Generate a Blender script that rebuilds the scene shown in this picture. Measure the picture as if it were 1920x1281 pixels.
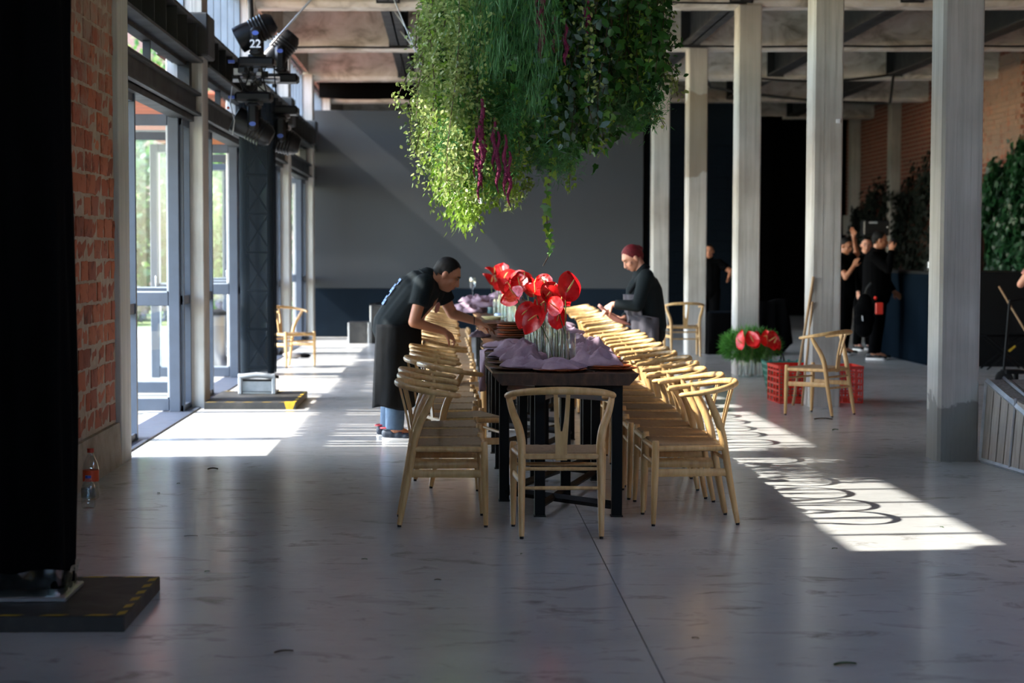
import bpy, bmesh, math, random
import numpy as np
from mathutils import Vector, Matrix
random.seed(11)
NR = np.random.RandomState(5)
scene = bpy.context.scene
COL = scene.collection
for _o in list(bpy.data.objects):
    bpy.data.objects.remove(_o)

# ------------------------------------------------------------ camera
_f = 3700.0
_xr, _yr, _roll = -118/_f, 225/_f, .0023
_xu, _yu = _xr - _roll*_yr, _yr + _roll*_xr
_th = math.atan(_yu); _ps = math.atan(-_xu*math.cos(_th))
_F = Vector((math.sin(_ps)*math.cos(_th), math.cos(_ps)*math.cos(_th), -math.sin(_th)))
_R = Vector((math.cos(_ps), -math.sin(_ps), 0)); _U = _R.cross(_F)
_R, _U = (_R + _roll*_U).normalized(), (_U - _roll*_R).normalized()
cd = bpy.data.cameras.new('camera'); cam = bpy.data.objects.new('camera', cd); COL.objects.link(cam)
cd.sensor_width = 36; cd.lens = 36*_f/1920; cd.shift_y = 59.5/1920
cd.clip_start = .1; cd.clip_end = 400
cd.dof.use_dof = True; cd.dof.focus_distance = 11.4; cd.dof.aperture_fstop = 3.2
M4 = Matrix((( _R.x, _U.x, -_F.x, 0), (_R.y, _U.y, -_F.y, 0), (_R.z, _U.z, -_F.z, 1.45), (0, 0, 0, 1)))
cam.matrix_world = M4
scene.camera = cam

# ------------------------------------------------------------ sky, sun, exposure
SUN_EL, SUN_AZ = math.radians(39.7), .09
world = bpy.data.worlds.new('world'); scene.world = world; world.use_nodes = True
wn = world.node_tree; bg = wn.nodes['Background']
sky = wn.nodes.new('ShaderNodeTexSky'); sky.sky_type = 'NISHITA'; sky.sun_disc = False
sky.sun_elevation = SUN_EL; sky.sun_rotation = -math.pi/2 - .09; sky.air_density = 1.0; sky.dust_density = .7; sky.ozone_density = 1.0
wn.links.new(sky.outputs[0], bg.inputs[0]); bg.inputs[1].default_value = 1.9
sl = bpy.data.lights.new('sun', 'SUN'); sun = bpy.data.objects.new('sun', sl); COL.objects.link(sun)
sl.energy = 13.5; sl.color = (1.0, .95, .88); sl.angle = math.radians(.6)
_d = Vector((math.cos(SUN_EL)*math.cos(SUN_AZ), math.cos(SUN_EL)*math.sin(SUN_AZ), -math.sin(SUN_EL)))
sun.rotation_euler = _d.to_track_quat('-Z', 'Y').to_euler(); sun.location = (-30, 10, 30)
vs = scene.view_settings
vs.view_transform = 'Standard'; vs.look = 'None'; vs.gamma = 1; vs.exposure = 0.2; vs.use_curve_mapping = False
cy = scene.cycles
cy.max_bounces = 12; cy.diffuse_bounces = 8; cy.glossy_bounces = 4; cy.transmission_bounces = 8; cy.transparent_max_bounces = 24
cy.caustics_reflective = False; cy.caustics_refractive = False; cy.sample_clamp_indirect = 6
cy.use_denoising = True

# ------------------------------------------------------------ helpers
def lin(c):
    if isinstance(c, str):
        c = tuple(int(c[i:i+2], 16)/255 for i in (0, 2, 4))
    return tuple((x/12.92 if x <= .04045 else ((x+.055)/1.055)**2.4) for x in c) + (1,)

class MB:
    def __init__(s): s.v = []; s.f = []; s.m = []
    def add(s, vs_, fs, mi=0, M=None):
        b = len(s.v)
        for p in vs_:
            p = Vector(p)
            if M is not None: p = M @ p
            s.v.append((p.x, p.y, p.z))
        for f in fs:
            s.f.append(tuple(b+i for i in f)); s.m.append(mi)
        return s
    def box(s, x0, x1, y0, y1, z0, z1, mi=0, M=None):
        v = [(x0,y0,z0),(x1,y0,z0),(x1,y1,z0),(x0,y1,z0),(x0,y0,z1),(x1,y0,z1),(x1,y1,z1),(x0,y1,z1)]
        return s.add(v, [(0,3,2,1),(4,5,6,7),(0,1,5,4),(1,2,6,5),(2,3,7,6),(3,0,4,7)], mi, M)
    def cbox(s, x0, x1, y0, y1, z0, z1, c=.004, mi=0, M=None):
        # box with chamfered edges (24 vertices)
        cx, cy_, cz = (x0+x1)/2, (y0+y1)/2, (z0+z1)/2; hx, hy, hz = (x1-x0)/2, (y1-y0)/2, (z1-z0)/2
        c = min(c, hx*.9, hy*.9, hz*.9)
        vs_, idx = [], {}
        for sx in (-1,1):
            for sy in (-1,1):
                for sz in (-1,1):
                    for a in range(3):
                        o = [hx, hy, hz]
                        for b in range(3):
                            if b != a: o[b] -= c
                        idx[(sx,sy,sz,a)] = len(vs_)
                        vs_.append((cx+sx*o[0], cy_+sy*o[1], cz+sz*o[2]))
        F = []
        def q(l, n):
            p = [Vector(vs_[i]) for i in l]
            nn = (p[1]-p[0]).cross(p[2]-p[0])
            F.append(tuple(l) if nn.dot(n) > 0 else tuple(reversed(l)))
        for a in range(3):
            b, d = (a+1)%3, (a+2)%3
            for sg in (-1,1):
                l = []
                for sb, sd in ((-1,-1),(1,-1),(1,1),(-1,1)):
                    k = [0,0,0]; k[a]=sg; k[b]=sb; k[d]=sd; l.append(idx[(*k,a)])
                n = Vector((0,0,0)); n[a] = sg; q(l, n)
            for sb in (-1,1):
                for sd in (-1,1):
                    l = []
                    for sa, w in ((-1,b),(1,b),(1,d),(-1,d)):
                        k = [0,0,0]; k[a]=sa; k[b]=sb; k[d]=sd; l.append(idx[(*k,w)])
                    n = Vector((0,0,0)); n[b]=sb; n[d]=sd; q(l, n)
        for sx in (-1,1):
            for sy in (-1,1):
                for sz in (-1,1):
                    q([idx[(sx,sy,sz,a)] for a in range(3)], Vector((sx,sy,sz)))
        return s.add(vs_, F, mi, M)
    def tube(s, path, rad, n=10, mi=0, M=None, cap=True, ell=None, up=None, closed=False):
        # path of points, radius number or list; ell = (a, b) list for an oval section
        P = [Vector(p) for p in path]; k = len(P)
        if not isinstance(rad, (list, tuple)): rad = [rad]*k
        vs_, fs = [], []
        prev = None
        for i in range(k):
            t = (P[(i+1)%k]-P[i-1]) if closed else (P[min(i+1,k-1)]-P[max(i-1,0)])
            if t.length < 1e-9: t = Vector((0,0,1))
            t.normalize()
            if prev is None:
                u = Vector(up) if up else (Vector((0,0,1)) if abs(t.z) < .9 else Vector((1,0,0)))
            else: u = prev if not up else Vector(up)
            u = u - t*u.dot(t)
            if u.length < 1e-6: u = Vector((0,1,0)) - t*t.y
            u.normalize(); prev = u; w = t.cross(u)
            ea, eb = ell[i] if ell and isinstance(ell, list) else (ell if ell else (1,1))
            for j in range(n):
                a = 2*math.pi*j/n
                vs_.append(P[i] + u*(math.cos(a)*rad[i]*ea) + w*(math.sin(a)*rad[i]*eb))
        for i in range(k if closed else k-1):
            for j in range(n):
                fs.append((i*n+j, i*n+(j+1)%n, ((i+1)%k)*n+(j+1)%n, ((i+1)%k)*n+j))
        if cap and not closed:
            fs.append(tuple(reversed(range(n)))); fs.append(tuple((k-1)*n+j for j in range(n)))
        return s.add(vs_, fs, mi, M)
    def lathe(s, prof, n=20, c=(0,0,0), mi=0, M=None):
        vs_, fs = [], []
        rows = []
        for r, z in prof:
            if r < 1e-6: rows.append([len(vs_)]); vs_.append((c[0], c[1], c[2]+z))
            else:
                rows.append(list(range(len(vs_), len(vs_)+n)))
                for j in range(n):
                    a = 2*math.pi*j/n; vs_.append((c[0]+r*math.cos(a), c[1]+r*math.sin(a), c[2]+z))
        for A, B in zip(rows, rows[1:]):
            for j in range(n):
                if len(A) == 1 and len(B) == 1: continue
                if len(A) == 1: fs.append((A[0], B[(j+1)%n], B[j]))
                elif len(B) == 1: fs.append((A[j], A[(j+1)%n], B[0]))
                else: fs.append((A[j], A[(j+1)%n], B[(j+1)%n], B[j]))
        return s.add(vs_, [tuple(reversed(f)) for f in fs] if prof[0][1] > prof[-1][1] else fs, mi, M)
    def ball(s, c, r, n=12, m=8, mi=0, M=None):
        if not isinstance(r, (tuple, list)): r = (r, r, r)
        pr = [(math.sin(math.pi*i/m), -math.cos(math.pi*i/m)) for i in range(m+1)]
        pr[0] = (0,-1); pr[-1] = (0,1)
        T = Matrix.Translation(c) @ Matrix.Diagonal((r[0], r[1], r[2], 1))
        return s.lathe(pr, n, mi=mi, M=(M @ T) if M is not None else T)
    def capsule(s, p0, r0, p1, r1, n=12, e0='r', e1='r', flat=1.0, up=None):
        p0, p1 = Vector(p0), Vector(p1); d = (p1-p0).normalized()
        path, rad = [], []
        if e0 == 'r':
            for a in (80, 60, 35): path.append(p0-d*r0*math.sin(math.radians(a))); rad.append(r0*math.cos(math.radians(a)))
        path.append(p0); rad.append(r0)
        path.append(p1); rad.append(r1)
        if e1 == 'r':
            for a in (35, 60, 80): path.append(p1+d*r1*math.sin(math.radians(a))); rad.append(r1*math.cos(math.radians(a)))
        return s.tube(path, rad, n, ell=(1, flat) if flat != 1 else None, up=up)
    def mesh(s, name, smooth=40):
        me = bpy.data.meshes.new(name); me.from_pydata(s.v, [], s.f)
        if any(s.m): me.polygons.foreach_set('material_index', s.m)
        if smooth:
            me.polygons.foreach_set('use_smooth', [True]*len(me.polygons))
            me.set_sharp_from_angle(angle=math.radians(smooth))
        me.update(); return me
    def build(s, name, mats, parent=None, smooth=40, loc=None, **kw):
        return link(name, s.mesh(name, smooth), mats, parent, loc, **kw)

def link(name, me, mats=None, parent=None, loc=None, label=None, cat=None, group=None, kind=None):
    o = bpy.data.objects.new(name, me); COL.objects.link(o)
    if mats is not None and len(me.materials) == 0:
        for m in (mats if isinstance(mats, (list, tuple)) else [mats]): me.materials.append(m)
    if parent is not None: o.parent = parent
    if loc is not None: o.location = loc
    tag(o, label, cat, group, kind); return o
def tag(o, label=None, cat=None, group=None, kind=None):
    if label: o['label'] = label
    if cat: o['category'] = cat
    if group: o['group'] = group
    if kind: o['kind'] = kind
    return o
def thing(name, label, cat, loc=(0,0,0), rz=0, group=None):
    o = bpy.data.objects.new(name, None); COL.objects.link(o); o.location = loc; o.rotation_euler = (0,0,rz)
    o.empty_display_size = .1
    return tag(o, label, cat, group)
KIDS = {}
def kids(o):
    if o.name not in KIDS: KIDS[o.name] = [c for c in bpy.data.objects if c.parent is o]
    return KIDS[o.name]
def dup(root, loc, rz=0, label=None, group=None, tilt=None, sc=None):
    r = root.copy(); COL.objects.link(r); r.location = loc; r.rotation_euler = (tilt[0], tilt[1], rz) if tilt else (0,0,rz)
    if sc: r.scale = (sc, sc, sc) if not isinstance(sc, tuple) else sc
    if label: r['label'] = label
    if group: r['group'] = group
    for ch in kids(root):
        c = ch.copy(); COL.objects.link(c); c.parent = r
        for g in kids(ch):
            d = g.copy(); COL.objects.link(d); d.parent = c
    return r
ORD = ('first second third fourth fifth sixth seventh eighth ninth tenth eleventh twelfth thirteenth fourteenth fifteenth sixteenth '
       'seventeenth eighteenth nineteenth twentieth twenty-first twenty-second twenty-third twenty-fourth twenty-fifth twenty-sixth '
       'twenty-seventh twenty-eighth twenty-ninth thirtieth thirty-first thirty-second').split()

# ------------------------------------------------------------ materials
def nodes(name):
    m = bpy.data.materials.new(name); m.use_nodes = True
    nt = m.node_tree; b = nt.nodes['Principled BSDF']; return m, nt, b
def N(nt, t, **kw):
    n = nt.nodes.new(t)
    for k, v in kw.items():
        if k in n.inputs: n.inputs[k].default_value = v
        else: setattr(n, k, v)
    return n
def ramp(nt, fac, stops):
    r = nt.nodes.new('ShaderNodeValToRGB'); e = r.color_ramp.elements
    while len(e) < len(stops): e.new(.5)
    for q, (p, c) in zip(e, stops): q.position = p; q.color = c if len(c) == 4 else lin(c)
    nt.links.new(fac, r.inputs[0]); return r
def plain(name, c, rough=.5, metal=0, **kw):
    m, nt, b = nodes(name); b.inputs['Base Color'].default_value = lin(c); b.inputs['Roughness'].default_value = rough; b.inputs['Metallic'].default_value = metal
    for k, v in kw.items(): b.inputs[k.replace('_', ' ')].default_value = v
    return m
def noisy(name, cols, scale=4, stretch=(1,1,1), rough=(.5,.7), bump=.1, bscale=None, detail=6, metal=0, rnd=0, dist=0.0, spec=.5, bdist=.01):
    """two or three tone noise colour, roughness variation and fine bump"""
    m, nt, b = nodes(name); L = nt.links
    tc = N(nt, 'ShaderNodeTexCoord'); mp = N(nt, 'ShaderNodeMapping'); mp.inputs['Scale'].default_value = stretch
    L.new(tc.outputs['Object'], mp.inputs[0])
    vec = mp.outputs[0]
    if rnd:
        oi = N(nt, 'ShaderNodeObjectInfo'); ad = N(nt, 'ShaderNodeVectorMath', operation='ADD'); ml = N(nt, 'ShaderNodeVectorMath', operation='SCALE'); ml.inputs['Scale'].default_value = 37.0
        L.new(oi.outputs['Random'], ml.inputs[0]); L.new(vec, ad.inputs[0]); L.new(ml.outputs[0], ad.inputs[1]); vec = ad.outputs[0]
    n = N(nt, 'ShaderNodeTexNoise', Scale=scale, Detail=detail, Roughness=.6, Distortion=dist); L.new(vec, n.inputs['Vector'])
    k = len(cols)
    r = ramp(nt, n.outputs['Fac'], [(.3 + .4*i/(k-1), c) for i, c in enumerate(cols)])
    col = r.outputs[0]
    if rnd:
        hs = N(nt, 'ShaderNodeHueSaturation'); mr = N(nt, 'ShaderNodeMapRange'); mr.inputs[3].default_value = 1-rnd; mr.inputs[4].default_value = 1+rnd
        L.new(oi.outputs['Random'], mr.inputs[0]); L.new(mr.outputs[0], hs.inputs['Value']); L.new(col, hs.inputs['Color']); col = hs.outputs[0]
    L.new(col, b.inputs['Base Color'])
    mr2 = N(nt, 'ShaderNodeMapRange'); mr2.inputs[1].default_value = .3; mr2.inputs[2].default_value = .7; mr2.inputs[3].default_value = rough[0]; mr2.inputs[4].default_value = rough[1]
    L.new(n.outputs['Fac'], mr2.inputs[0]); L.new(mr2.outputs[0], b.inputs['Roughness'])
    b.inputs['Metallic'].default_value = metal; b.inputs['Specular IOR Level'].default_value = spec
    if bump:
        n2 = N(nt, 'ShaderNodeTexNoise', Scale=bscale or scale*6, Detail=4); L.new(vec, n2.inputs['Vector'])
        bp = N(nt, 'ShaderNodeBump', Strength=bump, Distance=bdist); L.new(n2.outputs['Fac'], bp.inputs['Height']); L.new(bp.outputs[0], b.inputs['Normal'])
    return m
def glass(name, tint=(1,1,1), refl=1.0, ior=1.45, rough=0.0):
    """thin pane: light passes straight through, with a mirror that grows towards grazing angles, alike from both sides"""
    m = bpy.data.materials.new(name); m.use_nodes = True; nt = m.node_tree; nt.nodes.clear()
    out = N(nt, 'ShaderNodeOutputMaterial'); t = N(nt, 'ShaderNodeBsdfTransparent'); g = N(nt, 'ShaderNodeBsdfGlossy'); g.inputs['Roughness'].default_value = rough
    t.inputs[0].default_value = (*tint, 1); lw = N(nt, 'ShaderNodeLayerWeight'); mx = N(nt, 'ShaderNodeMixShader')
    pw = N(nt, 'ShaderNodeMath', operation='POWER'); pw.inputs[1].default_value = 5.0
    f0 = ((ior-1)/(ior+1))**2*2
    ml = N(nt, 'ShaderNodeMath', operation='MULTIPLY_ADD'); ml.inputs[1].default_value = (1-f0)*refl; ml.inputs[2].default_value = f0*refl; ml.use_clamp = True
    nt.links.new(lw.outputs['Facing'], pw.inputs[0]); nt.links.new(pw.outputs[0], ml.inputs[0])
    nt.links.new(ml.outputs[0], mx.inputs[0]); nt.links.new(t.outputs[0], mx.inputs[1]); nt.links.new(g.outputs[0], mx.inputs[2]); nt.links.new(mx.outputs[0], out.inputs[0])
    return m
def leafmat(name, cols, trans=.35, rough=.45, scale=3):
    m, nt, b = nodes(name); L = nt.links
    tc = N(nt, 'ShaderNodeTexCoord'); n = N(nt, 'ShaderNodeTexNoise', Scale=scale, Detail=3); L.new(tc.outputs['Object'], n.inputs['Vector'])
    gi = N(nt, 'ShaderNodeNewGeometry')
    mx = N(nt, 'ShaderNodeMath', operation='ADD'); mu = N(nt, 'ShaderNodeMath', operation='MULTIPLY'); mu.inputs[1].default_value = .5
    L.new(gi.outputs['Random Per Island'], mu.inputs[0]); L.new(n.outputs['Fac'], mx.inputs[0]); L.new(mu.outputs[0], mx.inputs[1])
    r = ramp(nt, mx.outputs[0], [(.35 + .65*i/(len(cols)-1), c) for i, c in enumerate(cols)])
    L.new(r.outputs[0], b.inputs['Base Color']); b.inputs['Roughness'].default_value = rough
    tr = N(nt, 'ShaderNodeBsdfTranslucent'); L.new(r.outputs[0], tr.inputs[0]); ms = N(nt, 'ShaderNodeMixShader'); ms.inputs[0].default_value = trans
    out = nt.nodes['Material Output']; L.new(b.outputs[0], ms.inputs[1]); L.new(tr.outputs[0], ms.inputs[2]); L.new(ms.outputs[0], out.inputs[0])
    return m

def floor_material():
    m, nt, b = nodes('polished_concrete'); L = nt.links
    tc = N(nt, 'ShaderNodeTexCoord')
    n1 = N(nt, 'ShaderNodeTexNoise', Scale=.55, Detail=8, Roughness=.62, Distortion=.6); L.new(tc.outputs['Object'], n1.inputs['Vector'])
    mp = N(nt, 'ShaderNodeMapping'); mp.inputs['Scale'].default_value = (1.0, 1.7, 1); L.new(tc.outputs['Object'], mp.inputs[0])
    n2 = N(nt, 'ShaderNodeTexNoise', Scale=3.2, Detail=8, Roughness=.7, Distortion=.8); L.new(mp.outputs[0], n2.inputs['Vector'])
    r1 = ramp(nt, n1.outputs['Fac'], [(.28, 'b3b4b2'), (.5, 'c3c3c0'), (.72, 'd1d0cc')])
    r2 = ramp(nt, n2.outputs['Fac'], [(.30, '8e8780'), (.46, 'ffffff'), (1, 'ffffff')])
    mx = N(nt, 'ShaderNodeMix', data_type='RGBA', blend_type='MULTIPLY'); mx.inputs[0].default_value = .75
    L.new(r1.outputs[0], mx.inputs[6]); L.new(r2.outputs[0], mx.inputs[7])
    # dark scuffs and specks of dirt
    n3 = N(nt, 'ShaderNodeTexNoise', Scale=9, Detail=5, Roughness=.75); L.new(mp.outputs[0], n3.inputs['Vector'])
    r3 = ramp(nt, n3.outputs['Fac'], [(.24, '6a655f'), (.33, 'ffffff'), (1, 'ffffff')])
    mx2 = N(nt, 'ShaderNodeMix', data_type='RGBA', blend_type='MULTIPLY'); mx2.inputs[0].default_value = .8
    L.new(mx.outputs[2], mx2.inputs[6]); L.new(r3.outputs[0], mx2.inputs[7]); L.new(mx2.outputs[2], b.inputs['Base Color'])
    mr = N(nt, 'ShaderNodeMapRange'); mr.inputs[1].default_value = .3; mr.inputs[2].default_value = .65; mr.inputs[3].default_value = .27; mr.inputs[4].default_value = .15
    L.new(n2.outputs['Fac'], mr.inputs[0]); L.new(mr.outputs[0], b.inputs['Roughness'])
    bp = N(nt, 'ShaderNodeBump', Strength=.04, Distance=.01); L.new(n2.outputs['Fac'], bp.inputs['Height']); L.new(bp.outputs[0], b.inputs['Normal'])
    b.inputs['Specular IOR Level'].default_value = .45
    return m
def concrete_column_material(name, stain=None):
    """board-formed concrete: vertical grain, faint board seams, optional damp foot"""
    m, nt, b = nodes(name); L = nt.links
    tc = N(nt, 'ShaderNodeTexCoord'); mp = N(nt, 'ShaderNodeMapping'); mp.inputs['Scale'].default_value = (14, 14, .55); L.new(tc.outputs['Object'], mp.inputs[0])
    n = N(nt, 'ShaderNodeTexNoise', Scale=1.6, Detail=7, Roughness=.6); L.new(mp.outputs[0], n.inputs['Vector'])
    n2 = N(nt, 'ShaderNodeTexNoise', Scale=1.1, Detail=5); L.new(tc.outputs['Object'], n2.inputs['Vector'])
    r = ramp(nt, n.outputs['Fac'], [(.25, 'a19e98'), (.5, 'b9b6b1'), (.75, 'c9c6c1')])
    r2 = ramp(nt, n2.outputs['Fac'], [(.3, 'b8b0a4'), (.55, 'ffffff'), (1, 'ffffff')])
    mx = N(nt, 'ShaderNodeMix', data_type='RGBA', blend_type='MULTIPLY'); mx.inputs[0].default_value = .6
    L.new(r.outputs[0], mx.inputs[6]); L.new(r2.outputs[0], mx.inputs[7]); col = mx.outputs[2]
    if stain:
        z0, z1, c = stain
        sp = N(nt, 'ShaderNodeSeparateXYZ'); L.new(tc.outputs['Object'], sp.inputs[0])
        n3 = N(nt, 'ShaderNodeTexNoise', Scale=4.5, Detail=5); L.new(tc.outputs['Object'], n3.inputs['Vector'])
        ad = N(nt, 'ShaderNodeMath', operation='MULTIPLY_ADD'); ad.inputs[1].default_value = .5; L.new(n3.outputs['Fac'], ad.inputs[0]); L.new(sp.outputs[2], ad.inputs[2])
        lo = N(nt, 'ShaderNodeMapRange'); lo.inputs[1].default_value = z1+.25; lo.inputs[2].default_value = z1+.23; L.new(ad.outputs[0], lo.inputs[0])
        hi = N(nt, 'ShaderNodeMapRange'); hi.inputs[1].default_value = z0+.22; hi.inputs[2].default_value = z0+.25; L.new(ad.outputs[0], hi.inputs[0])
        mm = N(nt, 'ShaderNodeMath', operation='MULTIPLY'); L.new(lo.outputs[0], mm.inputs[0]); L.new(hi.outputs[0], mm.inputs[1])
        sc_ = N(nt, 'ShaderNodeMath', operation='MULTIPLY'); sc_.inputs[1].default_value = .75; L.new(mm.outputs[0], sc_.inputs[0])
        m3 = N(nt, 'ShaderNodeMix', data_type='RGBA'); L.new(sc_.outputs[0], m3.inputs[0]); L.new(col, m3.inputs[6]); m3.inputs[7].default_value = lin(c); col = m3.outputs[2]
    L.new(col, b.inputs['Base Color']); b.inputs['Roughness'].default_value = .78
    bp = N(nt, 'ShaderNodeBump', Strength=.25, Distance=.01); L.new(n.outputs['Fac'], bp.inputs['Height']); L.new(bp.outputs[0], b.inputs['Normal'])
    return m
def brick_material():
    m, nt, b = nodes('old_red_brick'); L = nt.links
    oi = N(nt, 'ShaderNodeObjectInfo'); tc = N(nt, 'ShaderNodeTexCoord'); gp = N(nt, 'ShaderNodeNewGeometry')
    r = ramp(nt, oi.outputs['Random'], [(0, '85442f'), (.35, 'a9573b'), (.7, 'bb6a48'), (1, '955140')])
    n = N(nt, 'ShaderNodeTexNoise', Scale=9, Detail=7, Roughness=.7); L.new(gp.outputs['Position'], n.inputs['Vector'])
    r2 = ramp(nt, n.outputs['Fac'], [(.3, '5d3a2c'), (.48, 'ffffff'), (1, 'ffffff')])
    mx = N(nt, 'ShaderNodeMix', data_type='RGBA', blend_type='MULTIPLY'); mx.inputs[0].default_value = .9
    L.new(r.outputs[0], mx.inputs[6]); L.new(r2.outputs[0], mx.inputs[7])
    # lime wash left on the upper courses
    sp = N(nt, 'ShaderNodeSeparateXYZ'); L.new(gp.outputs['Position'], sp.inputs[0])
    n3 = N(nt, 'ShaderNodeTexNoise', Scale=5, Detail=6, Roughness=.65); L.new(gp.outputs['Position'], n3.inputs['Vector'])
    mr = N(nt, 'ShaderNodeMapRange'); mr.inputs[1].default_value = 1.6; mr.inputs[2].default_value = 3.3; mr.inputs[3].default_value = -.28; mr.inputs[4].default_value = .14; L.new(sp.outputs[2], mr.inputs[0])
    ad = N(nt, 'ShaderNodeMath', operation='ADD'); L.new(n3.outputs['Fac'], ad.inputs[0]); L.new(mr.outputs[0], ad.inputs[1])
    rr = ramp(nt, ad.outputs[0], [(.42, (0,0,0,1)), (.62, (.8,.8,.8,1))])
    m3 = N(nt, 'ShaderNodeMix', data_type='RGBA'); L.new(rr.outputs[0], m3.inputs[0]); L.new(mx.outputs[2], m3.inputs[6]); m3.inputs[7].default_value = lin('a08a7c')
    L.new(m3.outputs[2], b.inputs['Base Color']); b.inputs['Roughness'].default_value = .9
    bp = N(nt, 'ShaderNodeBump', Strength=.5, Distance=.01); L.new(n.outputs['Fac'], bp.inputs['Height']); L.new(bp.outputs[0], b.inputs['Normal'])
    return m
def far_brick_material():
    m, nt, b = nodes('far_brickwork'); L = nt.links
    tc = N(nt, 'ShaderNodeTexCoord'); mp = N(nt, 'ShaderNodeMapping'); mp.inputs['Rotation'].default_value = (math.pi/2, 0, math.pi/2)
    sp = N(nt, 'ShaderNodeSeparateXYZ'); cb = N(nt, 'ShaderNodeCombineXYZ'); L.new(tc.outputs['Object'], sp.inputs[0]); L.new(sp.outputs[1], cb.inputs[0]); L.new(sp.outputs[2], cb.inputs[1])
    bt = N(nt, 'ShaderNodeTexBrick', Scale=1.0); bt.inputs['Brick Width'].default_value = .26; bt.inputs['Row Height'].default_value = .087; bt.inputs['Mortar Size'].default_value = .011
    bt.inputs['Color1'].default_value = lin('8a4a38'); bt.inputs['Color2'].default_value = lin('744031'); bt.inputs['Mortar'].default_value = lin('9a8578')
    L.new(cb.outputs[0], bt.inputs['Vector']); L.new(bt.outputs[0], b.inputs['Base Color']); b.inputs['Roughness'].default_value = .9
    return m

MAT = {}
MAT['floor'] = floor_material()
MAT['column'] = concrete_column_material('board_formed_concrete')
MAT['column_damp'] = concrete_column_material('damp_footed_concrete', (-1, .42, '6b6964'))
MAT['column_patch'] = concrete_column_material('patched_concrete', (2.6, 3.75, '8a7a66'))
MAT['beam'] = noisy('stained_concrete_beam', ['958b7b', 'd9d2c6', 'f0ece5'], 2.2, (1, 1, 1.6), (.75, .9), .3, 20, dist=1.0)
MAT['plinth'] = noisy('rough_plinth_concrete', ['77695a', '9a8b7b', 'aa9c8d'], 5, (1,1,1), (.8,.95), .4, 30)
MAT['mortar'] = noisy('lime_mortar', ['a08a7a', 'b9a695'], 12, (1,1,1), (.9,.95), .5, 60)
MAT['brick'] = brick_material()
MAT['farbrick'] = far_brick_material()
MAT['steel'] = noisy('blackened_steel', ['17181a', '232527', '2d2f31'], 3, (1,1,1), (.45,.65), .05, metal=.0)
MAT['frame'] = noisy('blue_grey_frame_paint', ['39414f', '454e5d'], 4, (1,1,1), (.4,.5), .02)
MAT['mullion'] = noisy('grey_mullion_paint', ['5c6b78', '6c7b88'], 4, (1,1,1), (.45,.55), .02)
MAT['pane'] = glass('window_pane', (.975, .99, .985), .45)
MAT['deck'] = noisy('ceiling_deck', ['6c6862', '7a766f'], 2, (1,1,1), (.85,.95), .1)
MAT['terrace'] = noisy('terrace_paving', ['6f726f', '83857f'], 1.5, (1,1,1), (.75,.9), .1)
MAT['soil'] = noisy('garden_ground', ['55603a', '6f7f48', '8a8466'], .8, (1,1,1), (.9,.95), .3)
MAT['redwood'] = noisy('red_stained_wood', ['a8543a', 'bd6647', 'c97454'], 3, (1, 12, 1), (.6,.75), .1)
MAT['oak'] = noisy('pale_oak', ['b98f5c', 'cda56c', 'dbb683'], 5, (6, 6, .8), (.34,.46), .03, rnd=.08)
MAT['cord'] = noisy('paper_cord', ['8a7053', 'a58a69'], 40, (1,1,1), (.7,.85), .15)
MAT['walnut'] = noisy('dark_walnut', ['2a1b11', '452d1d', '5c3f28'], 3, (7, .7, 3), (.45,.6), .06, spec=.3)
MAT['walnut_edge'] = noisy('walnut_live_edge', ['7a5a38', 'a98556', 'c4a273'], 6, (2, 2, 2), (.5,.7), .3)
MAT['black_paint'] = plain('black_table_paint', '0b0b0c', .55, Specular_IOR_Level=.15)
MAT['linen'] = noisy('mauve_linen', ['86707f', '9c8494', 'ae97a4'], 9, (1,1,1), (.8,.9), .2, 220, rnd=.07)
MAT['linen_pink'] = noisy('dusty_pink_linen', ['a87067', 'b97f74'], 9, (1,1,1), (.8,.9), .15, 160)
MAT['terracotta'] = noisy('glazed_terracotta', ['7a3d22', '9a5230', 'aa6138'], 6, (1,1,1), (.22,.35), .03, rnd=.12)
MAT['wood_plate'] = noisy('dark_wood_plate', ['3d2517', '593720'], 6, (1,6,1), (.3,.42), .03, rnd=.1)
MAT['ivory'] = plain('ivory_glaze', 'd9d3a4', .3)
MAT['blue_cloth'] = plain('pale_blue_cloth', '9fb4d8', .8)
MAT['teal'] = plain('dark_teal_glaze', '2d4d55', .35)
MAT['vase'] = glass('clear_vase_glass', (.95, .975, .965), 1.9, 1.5)
MAT['vase_base'] = glass('thick_vase_base', (.70, .83, .80), 1.8, 1.6)
MAT['water'] = glass('vase_water', (.97, .985, .975), .8, 1.33)
MAT['spathe'] = noisy('red_anthurium', ['cc0a14', 'e81c22', 'f23a30'], 14, (1,1,1), (.24,.34), .12, 60, rnd=.08)
MAT['spadix'] = noisy('yellow_spadix', ['d9b86a', 'e6c981'], 40, (1,1,1), (.5,.6), .2)
MAT['stem'] = plain('green_stem', '52662a', .45)
MAT['cutlery'] = plain('dark_cutlery', '2b2623', .25, .8)
MAT['aluminium'] = plain('brushed_aluminium', 'b9bcc0', .35, .9)
MAT['alu_white'] = noisy('worn_aluminium', ['9aa0a8', 'c2c7cd'], 8, (1,1,1), (.35,.55), .05, metal=.5)
MAT['black_cloth'] = noisy('black_cloth', ['040405', '080809'], 3, (1,1,1), (.95,1), .2, spec=.05)
MAT['black_plastic'] = plain('black_plastic', '101113', .36, Specular_IOR_Level=.3)
MAT['rubber'] = plain('black_rubber', '121212', .75)
MAT['grey_plastic'] = plain('grey_plastic', '5d6268', .3)
MAT['lens'] = plain('fixture_lens', '9fb0bd', .08, .3)
MAT['white_print'] = plain('white_print', 'e8e8e8', .6)
MAT['blue_print'] = plain('pale_blue_print', '86a7dd', .6)
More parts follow.
